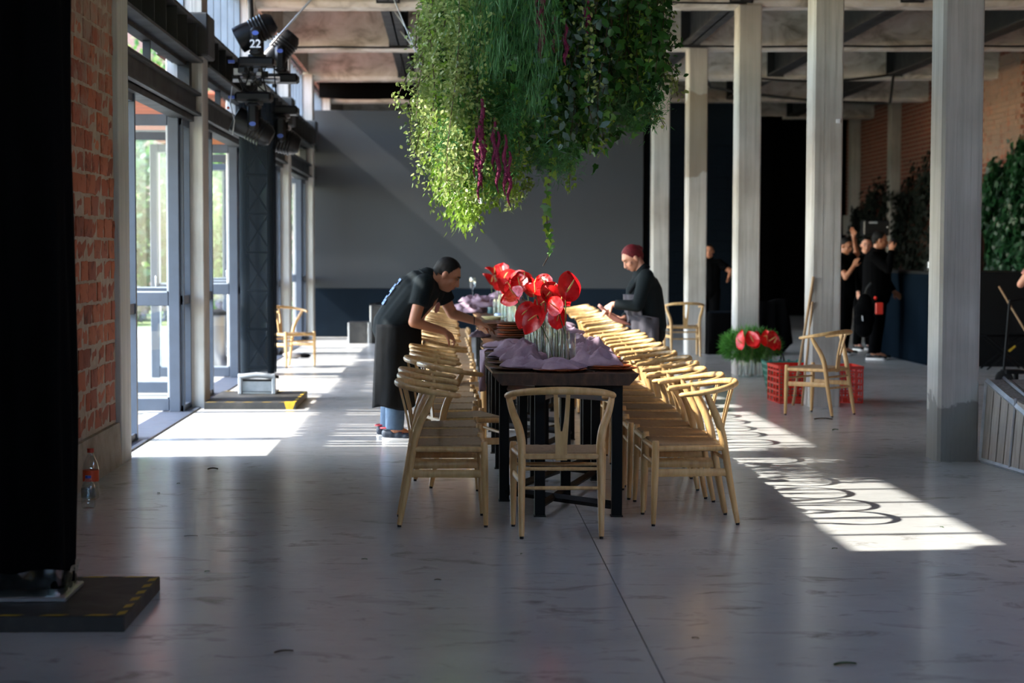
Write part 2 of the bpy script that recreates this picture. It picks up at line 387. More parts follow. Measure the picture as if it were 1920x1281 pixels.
MAT['blue_badge'] = plain('blue_badge', '4a62b0', .4)
MAT['screen'] = noisy('led_screen_face', ['33363a', '3a3d41'], .5, (1,1,1), (.5,.58), 0)
MAT['navy'] = noisy('navy_paint', ['131c25', '18222c'], 2, (1,1,1), (.85,.9), .05, spec=.08)
MAT['navy_bar'] = noisy('navy_bar_paint', ['0a1118', '0d151d'], 2, (1,1,1), (.9,.95), .03, spec=0)
MAT['board'] = noisy('scuffed_black_board', ['1c1c1c', '2d2c2a', '45423e'], 5, (1,1,1), (.45,.7), .1)
MAT['yellow_tape'] = noisy('worn_yellow_tape', ['a8891a', 'd2ae24'], 20, (1,1,1), (.5,.6), .05)
MAT['red_crate'] = plain('red_crate_plastic', 'd02a17', .38)
MAT['teal_crate'] = plain('teal_crate_plastic', '2f7d6c', .4)
MAT['broom_wood'] = noisy('broom_wood', ['9d7c5a', 'b4926c'], 6, (8,8,.6), (.5,.6), .03)
MAT['grey_wood'] = noisy('weathered_plank', ['7f776f', '9a928a', 'aaa39b'], 5, (8,8,.5), (.7,.85), .15, rnd=.15)
MAT['skin'] = noisy('skin', ['a86f52', 'b57c5e'], 5, (1,1,1), (.45,.55), .03)
MAT['skin_fair'] = noisy('fair_skin', ['c48a72', 'd29a82'], 5, (1,1,1), (.45,.55), .03)
MAT['lips'] = plain('lips', '8f5148', .4)
MAT['eye'] = plain('eye', '1a120f', .2)
MAT['hair_black'] = noisy('black_hair', ['070606', '100e0d'], 30, (1,1,5), (.5,.65), .4, spec=.2)
MAT['hair_red'] = noisy('dyed_red_hair', ['4d0f18', '7a1a26'], 30, (1,1,5), (.45,.6), .4, spec=.3)
MAT['tee'] = noisy('black_cotton', ['0f1619', '151d21'], 6, (1,1,1), (.85,.9), .2, 8, bdist=.03, spec=.2)
MAT['jeans'] = noisy('blue_denim', ['3b5069', '4f6782'], 8, (1,1,1), (.85,.9), .2, 40)
MAT['apron'] = noisy('black_apron', ['0f1113', '15171a'], 6, (1,1,1), (.85,.95), .25, 9, bdist=.03, spec=.15)
MAT['apron_grey'] = noisy('charcoal_apron', ['38353b', '45424a'], 6, (1,1,1), (.8,.9), .3, 10, bdist=.03)
MAT['shoe'] = plain('navy_trainer', '1f2a3a', .6)
MAT['shoe_red'] = plain('red_trainer_trim', 'b02535', .6)
MAT['sole'] = plain('white_sole', 'd5d3cf', .6)
MAT['pet'] = glass('clear_bottle_plastic', (.9, .93, .92), 1.4, 1.5)
MAT['red_label'] = noisy('red_bottle_label', ['b63a1c', 'cc4a22'], 20, (1,1,1), (.4,.5), 0)
MAT['blue_cap'] = plain('blue_cap', '1e3f9a', .4)
MAT['red_cap'] = plain('red_cap', 'a8321c', .4)
MAT['dry_leaf'] = plain('dry_leaf', '3a2a1a', .8)
MAT['green_leaf'] = plain('fallen_green_leaf', '35502a', .7)
MAT['film'] = glass('plastic_film', (.55, .68, .66), 2.0, 1.6, .12)
MAT['leaf_olive'] = leafmat('small_pale_leaf', ['4a6230', '708845', '9bac62', 'b9c47e'], .4)
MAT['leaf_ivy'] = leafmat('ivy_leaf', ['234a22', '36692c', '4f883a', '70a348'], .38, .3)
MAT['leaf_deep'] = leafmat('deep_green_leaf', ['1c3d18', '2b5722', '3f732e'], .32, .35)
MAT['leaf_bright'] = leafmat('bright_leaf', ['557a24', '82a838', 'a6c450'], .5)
MAT['leaf_euc'] = leafmat('eucalyptus_leaf', ['48665c', '64837a', '7d998f'], .25, .5)
MAT['fern'] = leafmat('asparagus_fern', ['2d6230', '438045', '5b9a56'], .4, .5)
MAT['fern_blue'] = leafmat('soft_grass_fern', ['376a3c', '4f8a4c', '74a866'], .4, .5)
MAT['amaranth'] = noisy('amaranth_tassel', ['4c0d2c', '7a1b48', '8d2a55'], 60, (1,1,1), (.7,.85), .6, 160)
MAT['twig'] = plain('brown_twig', '4b3524', .7)
MAT['garden_leaf'] = leafmat('garden_leaf', ['223d17', '3a6224', '58803a', '82a04f'], .35, .5, .7)
MAT['garden_deep'] = leafmat('garden_deep_leaf', ['162d18', '284a28', '42703e'], .3, .5, .7)
MAT['lavender'] = leafmat('lavender', ['6f6a7a', '8a8296', '7d8a63'], .3, .7, 2)
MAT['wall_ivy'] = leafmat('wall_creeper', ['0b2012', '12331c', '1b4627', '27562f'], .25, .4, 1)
MAT['dark_ivy'] = leafmat('shaded_creeper', ['050d07', '0a160c', '0f2012'], .1, .7, 1)  # creeper greens darkened, the shade behind the bar put into the colour
# ------------------------------------------------------------ the room shell
PITCH = 4.93
COLY = [13.66 + PITCH*k for k in range(6)]            # front faces of the column rows
XW = -2.27                                            # inner line of the glazed wall
def S(name, mb, mats, parent=None, smooth=0, **kw):
    o = mb.build(name, mats, parent, smooth, **kw)
    if parent is None: o['kind'] = 'structure'
    return o
def ST(name, label, loc=(0,0,0)):
    o = thing(name, label, None, loc); o['kind'] = 'structure'; return o
# floor: slabs with sawn joints
fl = S('floor', MB().box(-2.75, 9.6, -8, 47, -.25, -.012), plain('joint_dirt', '2c2a28', .95)); fl['label'] = 'polished grey concrete floor cut into large slabs'
ymid = lambda x: 8.95 + .038*x
xs = [-2.75, -2.262, .73, 9.6]
for i in range(3):
    a, b = xs[i]+(.0025 if i else 0), xs[i+1]-(.0025 if i < 2 else 0)
    for j in range(3):
        y0 = [lambda x: -8, lambda x: ymid(x)+.0025, lambda x: 31.0025][j]; y1 = [lambda x: ymid(x)-.0025, lambda x: 30.9975, lambda x: 47][j]
        v = [(a,y0(a),-.05),(b,y0(b),-.05),(b,y1(b),-.05),(a,y1(a),-.05),(a,y0(a),0),(b,y0(b),0),(b,y1(b),0),(a,y1(a),0)]
        S('slab', MB().add(v, [(0,3,2,1),(4,5,6,7),(0,1,5,4),(1,2,6,5),(2,3,7,6),(3,0,4,7)]), MAT['floor'], fl)
# ceiling deck and walls out of frame
c = S('ceiling', MB().box(-2.7, 6.6, -8, 47, 5.02, 5.2).box(6.6, 9.6, 9.2, 47, 5.02, 5.2).box(9.0, 9.6, -8, 9.2, 5.02, 5.2).box(6.6, 9.0, -8, 1.1, 5.02, 5.2), MAT['deck']); c['label'] = 'roof deck above the concrete beams, with unseen rooflights added to brighten the near hall'
for i in range(3):  # rooflights out of frame, added to brighten the column fronts
    w = ST('window_%d' % (40+i), 'unseen rooflight added over the right side to brighten the hall, %s from the front' % ORD[i]); y = 1.1 + 2.7*i
    S('window_frame', MB().box(6.6, 9.0, y, y+.08, 5.0, 5.2).box(6.6, 9.0, y+2.62, y+2.7, 5.0, 5.2), MAT['frame'], w); S('pane', MB().add([(6.6,y+.08,5.1),(9,y+.08,5.1),(9,y+2.62,5.1),(6.6,y+2.62,5.1)], [(0,1,2,3)]), MAT['pane'], w)
S('wall_front', MB().box(-2.75, -2.2, -8.2, -8, 0, 5.1).box(9.0, 9.6, -8.2, -8, 0, 5.1).box(-2.2, 9, -8.2, -8, 4.6, 5.1).box(-2.2, 9, -8.2, -8, 0, 3.2), MAT['plinth'])['label'] = 'front wall of the hall, behind the camera'
w = ST('window_60', 'unseen high glazed strip added behind the camera to light the columns')  # glazing out of view, added to throw light on the columns
S('window_frame', MB().box(-2.2,-2.1,-8.15,-8.05,3.2,4.6).box(1.5,1.6,-8.15,-8.05,3.2,4.6).box(5.2,5.3,-8.15,-8.05,3.2,4.6).box(8.9,9,-8.15,-8.05,3.2,4.6).box(-2.2,9,-8.15,-8.05,3.2,3.3), MAT['frame'], w)
for a in (-2.1, 1.6, 5.3): S('pane', MB().add([(a,-8.1,3.3),(a+3.6,-8.1,3.3),(a+3.6,-8.1,4.6),(a,-8.1,4.6)], [(0,1,2,3)]), MAT['pane'], w)
S('ground_forecourt', MB().box(-7.2, 20, -40, -8.2, -.3, -.01), MAT['terrace'])['label'] = 'paved forecourt in front of the hall, behind the camera'
S('wall_left_near', MB().box(-2.75, XW, -8, 9.1, 0, 5.1), MAT['plinth'])['label'] = 'plain near stretch of the left wall'
S('wall_back', MB().box(-2.75, 9.6, 46.2, 46.5, 0, 5.1), MAT['black_cloth'])['label'] = 'black drape across the far end of the hall'
# right brick wall
wr = S('wall_right', MB().box(9.31, 9.6, -8, 46.3, 0, 5.1), MAT['farbrick']); wr['label'] = 'old red brick wall along the right side'
bme = MB().box(-.012, .006, .004, .254, .004, .079).mesh('brick', 0); bme.materials.append(MAT['brick'])
for r in range(20):
    for q in range(9):
        o = link('brick', bme, None, wr, (9.307 + random.uniform(-.004, .003), 31.9 + .2585*q + (.13 if r % 2 else 0), 3.05 + .087*r))
for i, y in enumerate((36.6, 40.6, 44.6)):
    S('pilaster', MB().cbox(9.1, 9.31, y, y+.35, 0, 5.0, .01), MAT['column'], wr)
S('plinth_band', MB().box(9.2, 9.31, 43.2, 46.0, 1.9, 2.35), MAT['column'], wr)
for y in (43.9, 45.2): S('post', MB().box(9.18, 9.31, y, y+.22, 0, 1.9), MAT['column'], wr)
S('wall_left_top', MB().box(-2.53, -2.36, 8.9, 46.3, 4.47, 5.1), MAT['plinth'])['label'] = 'concrete band closing the left wall above the clerestory'
# left brick bay with plinth
wl = S('wall_left', MB().box(-2.5, -2.276, 9.1, 13.52, .0, 3.2), MAT['mortar']); wl['label'] = 'old red brick wall bay at the left beside the black tower'
S('plinth', MB().add([(-2.5,9.1,0),(-2.235,9.1,0),(-2.235,13.52,0),(-2.5,13.52,0),(-2.5,9.1,.30),(-2.25,9.1,.27),(-2.25,13.52,.29),(-2.5,13.52,.31)],
    [(0,3,2,1),(4,5,6,7),(0,1,5,4),(1,2,6,5),(2,3,7,6),(3,0,4,7)]), MAT['plinth'], wl)
random.seed(3)
LB = []
for k in range(4):
    # four worn brick shapes shared by the courses
    m = MB(); w, h = .25, .118
    nx, nz = 4, 3; g = {}
    vs_ = []
    for i in range(nx+1):
        for j in range(nz+1):
            e = (i in (0, nx)) or (j in (0, nz))
            vs_.append((random.uniform(-.004, .004) - (.006 if e else 0), w*i/nx + (random.uniform(-.006, .006) if e else 0), h*j/nz + (random.uniform(-.004, .004) if e else 0)))
    n0 = len(vs_); fs = [(i*(nz+1)+j, (i+1)*(nz+1)+j, (i+1)*(nz+1)+j+1, i*(nz+1)+j+1) for i in range(nx) for j in range(nz)]
    rim = [i*(nz+1) for i in range(nx+1)] + [nx*(nz+1)+j for j in range(1, nz+1)] + [i*(nz+1)+nz for i in range(nx-1, -1, -1)] + [j for j in range(nz-1, 0, -1)]
    for i in rim: vs_.append((-.03, vs_[i][1], vs_[i][2]))
    for a in range(len(rim)):
        b = (a+1) % len(rim); fs.append((rim[a], n0+a, n0+b, rim[b]))
    me = m.add(vs_, fs).mesh('brick', 60); me.materials.append(MAT['brick']); LB.append(me)
z = .315
row = 0
while z < 3.06:
    y = 11.0 + (.14 if row % 2 else 0) + random.uniform(-.02, .02)
    while y < 13.46:
        wd = min(random.choice((.9, 1, 1.05, 1.2, .55)), (13.5-y)/.25)
        o = link('brick', random.choice(LB), None, wl, (-2.268 + random.uniform(-.007, .006), y, z)); o.scale = (1, wd, random.uniform(.94, 1.04))
        y += .25*wd + random.uniform(.013, .024)
    z += .137; row += 1
S('wall_return', MB().box(-2.5, -2.28, 9.1, 13.52, 3.2, 3.26), MAT['mortar'], wl)

# right-hand columns, chamfered corner and board seams
def column_mb(x0, x1, y0, y1, z1, ch=.022):
    m = MB(); pts = [(x0+ch,y0),(x1-ch*.5,y0),(x1,y0+ch*.5),(x1,y1),(x0,y1),(x0,y0+ch)]
    n = len(pts); v = []
    for zz in (0, z1): v += [(p[0], p[1], zz) for p in pts]
    m.add(v, [tuple(reversed(range(n))), tuple(range(n, 2*n))] + [(i, (i+1)%n, n+(i+1)%n, n+i) for i in range(n)])
    # raised fins where the form boards met
    for fx in (.36, .72):
        x = x0 + (x1-x0)*fx; m.box(x-.002, x+.002, y0-.0025, y0+.004, 0, z1)
    return m
names = ['nearest', 'second', 'third', 'fourth', 'fifth', 'sixth']
for k, y in enumerate(COLY):
    o = S('concrete_column', column_mb(3.42 + .004*k, 3.705 + .004*k, y, y+.33, 4.40), MAT['column_damp' if k == 0 else 'column_patch' if k == 3 else 'column'])
    o['label'] = names[k] + ' board-formed concrete column of the right-hand row'; o['category'] = 'column'
    if k == 1:
        S('switch_plate', MB().cbox(3.64, 3.68, y-.02, y, 2.68, 2.72, .004), MAT['white_print'], o)
# left pillars between the glazed bays, with black steel collars
LP = [(8.73 + PITCH*k, k) for k in range(7)]
for y, k in LP:
    y0, y1 = (y-.13, y+.29)
    o = S('concrete_pillar', column_mb(-2.62, XW+.03 if k == 1 else XW-.01, y0, y1, 4.42, .012), MAT['column']); o['category'] = 'column'
    o['label'] = ('concrete pillar of the glazed left wall, number %s from the camera' % ['one','two','three','four','five','six','seven'][k])
    if k > 1:
        S('steel_collar', MB().cbox(-2.70, XW+.05, y0-.06, y1+.06, 3.26, 3.66, .015), MAT['steel'], o)
# transverse concrete beams with a lower lip, slight roof fall
def beam_mb(y, d=.5, h=.64):
    m = MB(); v = []
    for x in (-2.65, 9.45):
        zb = 4.385 + .0075*(x-3.4)
        for dy, dz in ((.06, 0), (0, .055), (0, h), (d, h), (d, .055), (d-.06, 0)): v.append((x, y+dy, zb+dz))
    return m.add(v, [(0,1,2,3,4,5), (11,10,9,8,7,6)] + [(i, 6+i, 6+(i+1)%6, (i+1)%6) for i in range(6)])
for k in range(-1, 7):
    y = 13.66 + PITCH*k
    o = S('trim_%d' % (k+2), beam_mb(y), MAT['beam']); o['label'] = 'concrete roof beam, number %s counted from the camera' % ORD[k+1]
# black steel joists between the beams
JX = (-.72, 1.38, 3.46, 5.5, 7.52)
for k in range(-1, 6):
    y0, y1 = 13.66 + PITCH*k + .5, 13.66 + PITCH*(k+1)
    for q, x in enumerate(JX):
        zb = 4.44 + .0075*(x-3.4)
        m = MB().box(x-.12, x+.12, y0, y1, zb, zb+.025).box(x-.12, x+.12, y0, y1, zb+.47, zb+.495).box(x-.012, x+.012, y0, y1, zb, zb+.48)
        m.box(x-.14, x+.14, y1-.02, y1-.001, zb-.02, zb+.5); m.box(x-.14, x+.14, y0+.001, y0+.02, zb-.02, zb+.5)
        o = S('steel_joist', m, MAT['steel']); o['label'] = 'black steel joist, %s from the left, in roof bay %s from the camera' % (ORD[q], ORD[k+1]); o['category'] = 'joist'
# cable bundle along the lower edge of the beams at the right
def cable(name, pts, r, label, mat='rubber', cat='cable'):
    return MB().tube(pts, r, 6).build(name, MAT[mat], None, 60, label=label, cat=cat)
def sag(a, b, s, n=14):
    a, b = Vector(a), Vector(b); return [a.lerp(b, i/n) - Vector((0,0,s*4*(i/n)*(1-i/n))) for i in range(n+1)]
cable('cable', [(-2.2+.6*i, 28.27, 4.40+.0075*(-2.2+.6*i-3.4)+.006*math.sin(i*2.1)) for i in range(20)], .016, 'black cable clipped along the front of the fourth column beam')
cable('cable', [(1.0+.5*i, 23.34+.0*i, 4.40+.006*math.sin(i)) for i in range(6)] , .012, 'short black cable on the third column beam')
cable('cable', sag((4.9, 33.365, 4.44), (7.4, 33.365, 4.47), .09) , .02, 'upper slack black cable under the far beam at right')
cable('cable', [(4.3, 33.36, 4.45)] + sag((4.4, 33.36, 4.25), (7.35, 33.36, 4.0), .06) + [(7.45, 33.36, 4.0), (7.5, 33.36, 4.47)], .025, 'lower black cable looping under the far beam at right')

# ------------------------------------------------------------ glazed left wall
bays = [(LP[k][0]+.29, LP[k+1][0]-.13, k) for k in range(6)]
wn_ = 0
for (y0, y1, k) in bays:
    pos = ORD[k]
    # steel beams: upper one with stiffeners under the clerestory, lower one over the doors
    m = MB().box(-2.56, XW, y0, y1, 3.20, 3.225).box(-2.56, XW, y0, y1, 3.525, 3.55).box(-2.43, -2.41, y0, y1, 3.2, 3.55)
    for q in range(7):
        yy = y0 + (y1-y0)*(q+.5)/7; m.box(-2.41, XW-.02, yy-.008, yy+.008, 3.22, 3.53)
    o = S('steel_beam', m, MAT['steel']); o['label'] = 'upper black steel beam with stiffeners in glazed bay %s from the camera' % pos; o['category'] = 'beam'
    wn_ += 1
    w = ST('window_%d' % wn_, 'clerestory window strip above the steel beam in bay %s from the camera' % pos)
    X0 = -2.50
    S('sill', MB().box(X0-.06, X0+.06, y0, y1, 3.55, 3.63), MAT['mullion'], w); S('head', MB().box(X0-.06, X0+.06, y0, y1, 4.43, 4.50), MAT['mullion'], w)
    pm = None; nP = 7; st = (y1-y0)/nP
    for q in range(nP+1):
        yy = y0 + st*q; S('mullion', MB().box(X0-.05, X0+.05, max(y0, yy-.024), min(y1, yy+.024), 3.63, 4.43), MAT['mullion'], w)
    pme = MB().add([(X0,.024,3.63),(X0,st-.024,3.63),(X0,st-.024,4.43),(X0,.024,4.43)], [(0,1,2,3)]).mesh('pane', 0); pme.materials.append(MAT['pane'])
    for q in range(nP): link('pane', pme, None, w, (0, y0+st*q, 0))
    if k == 0: continue
    m = MB().box(-2.56, XW-.02, y0, y1, 2.71, 2.735).box(-2.56, XW-.02, y0, y1, 2.895, 2.92).box(-2.36, -2.34, y0, y1, 2.71, 2.92).box(-2.5, -2.36, y0, y1, 2.66, 2.715)
    o = S('steel_lintel', m, MAT['steel']); o['label'] = 'lower black steel beam over the glass doors in bay %s from the camera' % pos; o['category'] = 'beam'
    wn_ += 1
    w = ST('window_%d' % wn_, 'transom window between the two steel beams in bay %s from the camera' % pos)
    S('window_frame', MB().box(-2.49, -2.41, y0, y1, 2.92, 2.95).box(-2.49, -2.41, y0, y1, 3.165, 3.20).box(-2.49, -2.41, y0, y0+.05, 2.95, 3.165).box(-2.49, -2.38, y1-.16, y1, 2.92, 3.2).box(-2.48,-2.42,(y0+y1)/2-.02,(y0+y1)/2+.02,2.95,3.165), MAT['steel'], w)
    for a, b in ((y0+.05, (y0+y1)/2-.02), ((y0+y1)/2+.02, y1-.16)):
        S('pane', MB().add([(-2.45,a,2.95),(-2.45,b,2.95),(-2.45,b,3.165),(-2.45,a,3.165)], [(0,1,2,3)]), MAT['pane'], w)
    # fixed frame and side lights
    ya, yb = y0+1.33, y1-.50
    wn_ += 1
    w = ST('window_%d' % wn_, 'fixed side lights beside the glass doors in bay %s from the camera' % pos)
    f = MB()
    for a, b in ((y0, y0+.05), (ya-.06, ya), (yb, yb+.06), (y1-.05, y1)): f.box(-2.49, -2.40, a, b, 0, 2.67)
    for a, b in ((y0, ya), (yb, y1)): f.box(-2.48, -2.41, a, b, 0, .06).box(-2.48, -2.41, a, b, .98, 1.06).box(-2.48, -2.41, a, b, 2.6, 2.67)
    S('window_frame', f, MAT['frame'], w)
    for a, b in ((y0+.05, ya-.06), (yb+.06, y1-.05)):
        for c0, c1 in ((.06, .98), (1.06, 2.6)):
            S('pane', MB().add([(-2.445,a,c0),(-2.445,b,c0),(-2.445,b,c1),(-2.445,a,c1)], [(0,1,2,3)]), MAT['pane'], w)
    # two leaves folded outward at right angles
    for sd, yy in (('near', ya+.0), ('far', yb-.06)):
        d = ST('door_%d' % (2*k - (1 if sd == 'near' else 0)), '%s glass door leaf standing open outward in bay %s from the camera' % (sd, pos), (-2.43, yy, 0))
        S('stile', MB().cbox(-.10, 0, 0, .055, .01, 2.69, .006), MAT['frame'], d); S('stile', MB().cbox(-1.0, -.90, 0, .055, .01, 2.69, .006), MAT['frame'], d)
        for nm, a, b in (('bottom_rail', .02, .13), ('middle_rail', .97, 1.09), ('top_rail', 2.59, 2.69)): S(nm, MB().cbox(-.90, -.10, 0, .055, a, b, .006), MAT['frame'], d)
        for c0, c1 in ((.13, .97), (1.09, 2.59)):
            S('pane', MB().add([(-.90,.028,c0),(-.10,.028,c0),(-.10,.028,c1),(-.90,.028,c1)], [(0,1,2,3)]), MAT['pane'], d)
            S('glazing_bead', MB().box(-.115,-.10,.005,.05,c0,c1).box(-.90,-.885,.005,.05,c0,c1).box(-.9,-.1,.005,.05,c0,c0+.012), MAT['alu_white'], d)
        S('handle', MB().tube([(-.93,-.01,1.0),(-.93,-.05,1.0),(-.93,-.05,1.18),(-.93,-.01,1.18)], .01, 8), MAT['aluminium'], d, 50)
S('trim_30', MB().box(-2.6, XW-.05, 13.9, 38, -.004, .012), MAT['frame'])['label'] = 'flush metal threshold under the glass doors'
# solid end beyond the last bay
S('wall_left_far', MB().box(-2.7, -2.3, 38.4, 46.5, 0, 5.1), MAT['plinth'])['label'] = 'left wall behind the screen'

# ------------------------------------------------------------ outside: terrace, pergola, garden
S('ground_terrace', MB().box(-7.2, -2.75, 6, 39, -.3, -.01), MAT['terrace'])['label'] = 'pale paved terrace outside the glass doors'
S('ground_garden', MB().box(-40, -7.2, -10, 90, -.3, -.03).box(-7.2, -2.75, 39, 90, -.3, -.02), MAT['soil'])['label'] = 'garden ground beyond the terrace'
p = thing('wooden_pergola', 'red-stained timber pergola over the terrace outside the near glass doors', 'pergola', (0,0,0))
slat = MB().cbox(-4.88, -2.66, -.064, .064, 0, .03, .004).mesh('slat', 0); slat.materials.append(MAT['redwood'])
y = 13.2
random.seed(9)
while y < 26.2:
    link('slat', slat, None, p, (0, y, 3.02)); y += .131 + random.choice((.004, .004, .006, .045, .075))
for x in (-4.8, -2.75): MB().cbox(x-.04, x+.04, 13.1, 26.3, 3.052, 3.2, .006).build('beam', MAT['redwood'], p, 0)
for y in (13.4, 19.8, 26.1): MB().cbox(-4.85, -4.75, y-.05, y+.05, 0, 3.02, .006).build('post', MAT['steel'], p, 0)
p = thing('added_canopy', 'higher red timber canopy added at the far terrace end to shade the floor', 'canopy', (0,0,0))
for q in range(14):  # solid roof added to shade the floor of the far bays
    MB().cbox(-5.55, -2.66, 26.6 + .92*q, 26.6 + .92*q + .9, 3.56, 3.6, .004).build('plank', MAT['redwood'], p, 0)
for y in (26.8, 33, 39.2): MB().cbox(-5.5, -5.4, y, y+.1, 0, 3.56, .006).build('post', MAT['steel'], p, 0)
# red brick house seen through the transoms, beyond the garden
h = thing('brick_house', 'far reddish house seen through the transom windows', 'house', (0,0,0))
MB().box(-14, -2.9, 60, 68, 0, 13).build('wall', noisy('house_render', ['7d5a52', '8f6d64'], 1), h, 0)
for x in (-13, -6.2): 
    f = MB().box(x, x+1.2, 59.95, 60.05, 6.6, 8.4).build('window', MAT['frame'], h, 0); MB().box(x+.1, x+1.1, 59.9, 59.96, 6.7, 8.3).build('pane', MAT['navy'], f, 0)
MB().box(-14.2, -2.8, 59.7, 60, 5.4, 5.75).build('ledge', MAT['plinth'], h, 0)
def leaf_arrays(P, D, Nn, L_, W_, shape='oval', fold=.25):
    """many leaves at once: P base points, D directions, Nn face normals, lengths, widths"""
    T = {'oval': np.array([(0,0,0),(.35,.5,1),(.35,-.5,1),(.75,.38,1),(.75,-.38,1),(1,0,0),(.5,0,0)], float),
         'ivy': np.array([(0,0,0),(.05,.42,1),(.05,-.42,1),(.42,.52,1),(.42,-.52,1),(1,0,0),(.4,0,0)], float),
         'ivy5': np.array([(0,0,0),(-.06,.36,1),(.24,.56,1),(.36,.27,1),(1,0,0),(.36,-.27,1),(.24,-.56,1),(-.06,-.36,1),(.32,0,0)], float),
         'lance': np.array([(0,0,0),(.3,.5,1),(.3,-.5,1),(1,0,0)], float)}[shape]
    F = {'oval': [(0,2,6),(2,4,6),(4,5,6),(5,3,6),(3,1,6),(1,0,6)], 'ivy': [(0,2,6),(2,4,6),(4,5,6),(5,3,6),(3,1,6),(1,0,6)], 'ivy5': [(8,1,0),(8,2,1),(8,3,2),(8,4,3),(8,5,4),(8,6,5),(8,7,6),(8,0,7)], 'lance': [(0,2,3),(0,3,1)]}[shape]
    D = D/np.linalg.norm(D, axis=1)[:,None]; B = np.cross(Nn, D); B /= (np.linalg.norm(B, axis=1)[:,None]+1e-9); C = np.cross(D, B)
    V = P[:,None,:] + D[:,None,:]*(T[None,:,0:1]*L_[:,None,None]) + B[:,None,:]*(T[None,:,1:2]*W_[:,None,None]) + C[:,None,:]*(T[None,:,2:3]*W_[:,None,None]*fold*np.abs(T[None,:,1:2]))
    k = len(T); n = len(P)
    Fa = (np.array(F)[None] + (np.arange(n)*k)[:,None,None]).reshape(-1, 3)
    return V.reshape(-1, 3), Fa
def np_mesh(name, V, F, mat, smooth=False):
    me = bpy.data.meshes.new(name); me.vertices.add(len(V)); me.vertices.foreach_set('co', V.astype(np.float32).ravel())
    me.loops.add(F.size); me.loops.foreach_set('vertex_index', F.astype(np.int32).ravel())
    me.polygons.add(len(F)); me.polygons.foreach_set('loop_start', np.arange(0, F.size, F.shape[1], dtype=np.int32)); me.polygons.foreach_set('loop_total', np.full(len(F), F.shape[1], dtype=np.int32))
    me.update(); me.validate(); me.materials.append(mat); return me
def unit(n, rs): 
    v = rs.normal(size=(n, 3)); return v/np.linalg.norm(v, axis=1)[:,None]
def bush(name, label, cat, c, r, n, mat, leaf=.09, group=None, seed=0, trunk=True):
    rs = np.random.RandomState(seed)
    u = unit(n, rs); rad = rs.uniform(.35, 1, n)**.5 * (1 + .25*np.sin(u[:,0]*5+seed)*np.cos(u[:,2]*6))
    P = u*rad[:,None]*np.array(r)
    P[:,2] += r[2]; D = unit(n, rs)*.8 + u*.7; D[:,2] -= .2
    V, F = leaf_arrays(P, D, unit(n, rs), rs.uniform(.7, 1.4, n)*leaf, rs.uniform(.5, .8, n)*leaf, 'oval')
    t = thing(name, label, cat, c, 0, group)
    o = link('foliage', np_mesh('foliage', V, F, mat), None, t); o['kind'] = 'stuff'
    if trunk: MB().tube([(0,0,-.02),(.03,0,r[2]*.6),(0,.05,r[2]*1.2)], [.09,.07,.03], 7).build('trunk', MAT['twig'], t, 60)
    return t
G = 'trees and shrubs in the garden'
for i, (x, y, rx, rz_, n, mt) in enumerate(((-4.4, 42.2, 1.05, 1.6, 2600, 'garden_leaf'), (-7.0, 42.9, 1.15, 2.0, 3000, 'garden_deep'), (-5.2, 46.0, 1.3, 3.0, 3200, 'garden_leaf'), (-9.8, 43.4, 1.25, 2.4, 3000, 'garden_deep'),
        (-7.2, 50.4, 1.35, 3.6, 3600, 'garden_leaf'), (-8.5, 46.7, 1.3, 2.2, 2600, 'garden_leaf'), (-10.3, 39.6, 1.1, 1.5, 2400, 'garden_deep'), (-4.3, 49.6, 1.2, 3.2, 3000, 'garden_deep'))):
    bush('garden_tree', ['sunlit bushy tree nearest the end of the terrace', 'dark green tree left of the terrace end', 'tall pale green tree beyond the terrace end', 'dark spreading tree far left in the garden', 'tallest light tree at the back of the garden', 'pale round tree at the far left of the garden', 'low dark shrub tree at the left edge of the terrace', 'dark tall tree close to the building line'][i], 'tree', (x, y, -.02), (rx, rx, rz_), n, MAT[mt], .16, G, i)
for i, (x, y) in enumerate(((-5.4, 40.6), (-6.6, 40.4), (-7.8, 40.2), (-4.3, 40.4), (-8.3, 36.5), (-8.5, 33.6))):
    bush('lavender_bush', 'low mauve lavender bush, %s along the terrace edge' % ORD[i], 'shrub', (x, y, -.02), (.46, .42, .4), 800, MAT['lavender'], .11, 'lavender bushes', 20+i, False)
t = thing('litter_bin', 'round polished steel litter bin outside the second pair of glass doors', 'bin', (-2.98, 24.9, -.01))
MB().lathe([(.0,0),(.17,0),(.18,.02),(.18,.66),(.175,.68)], 24).build('body', MAT['aluminium'], t, 40); MB().lathe([(.185,.68),(.185,.72),(.12,.75),(.0,.755)], 24).build('lid', MAT['steel'], t, 40)
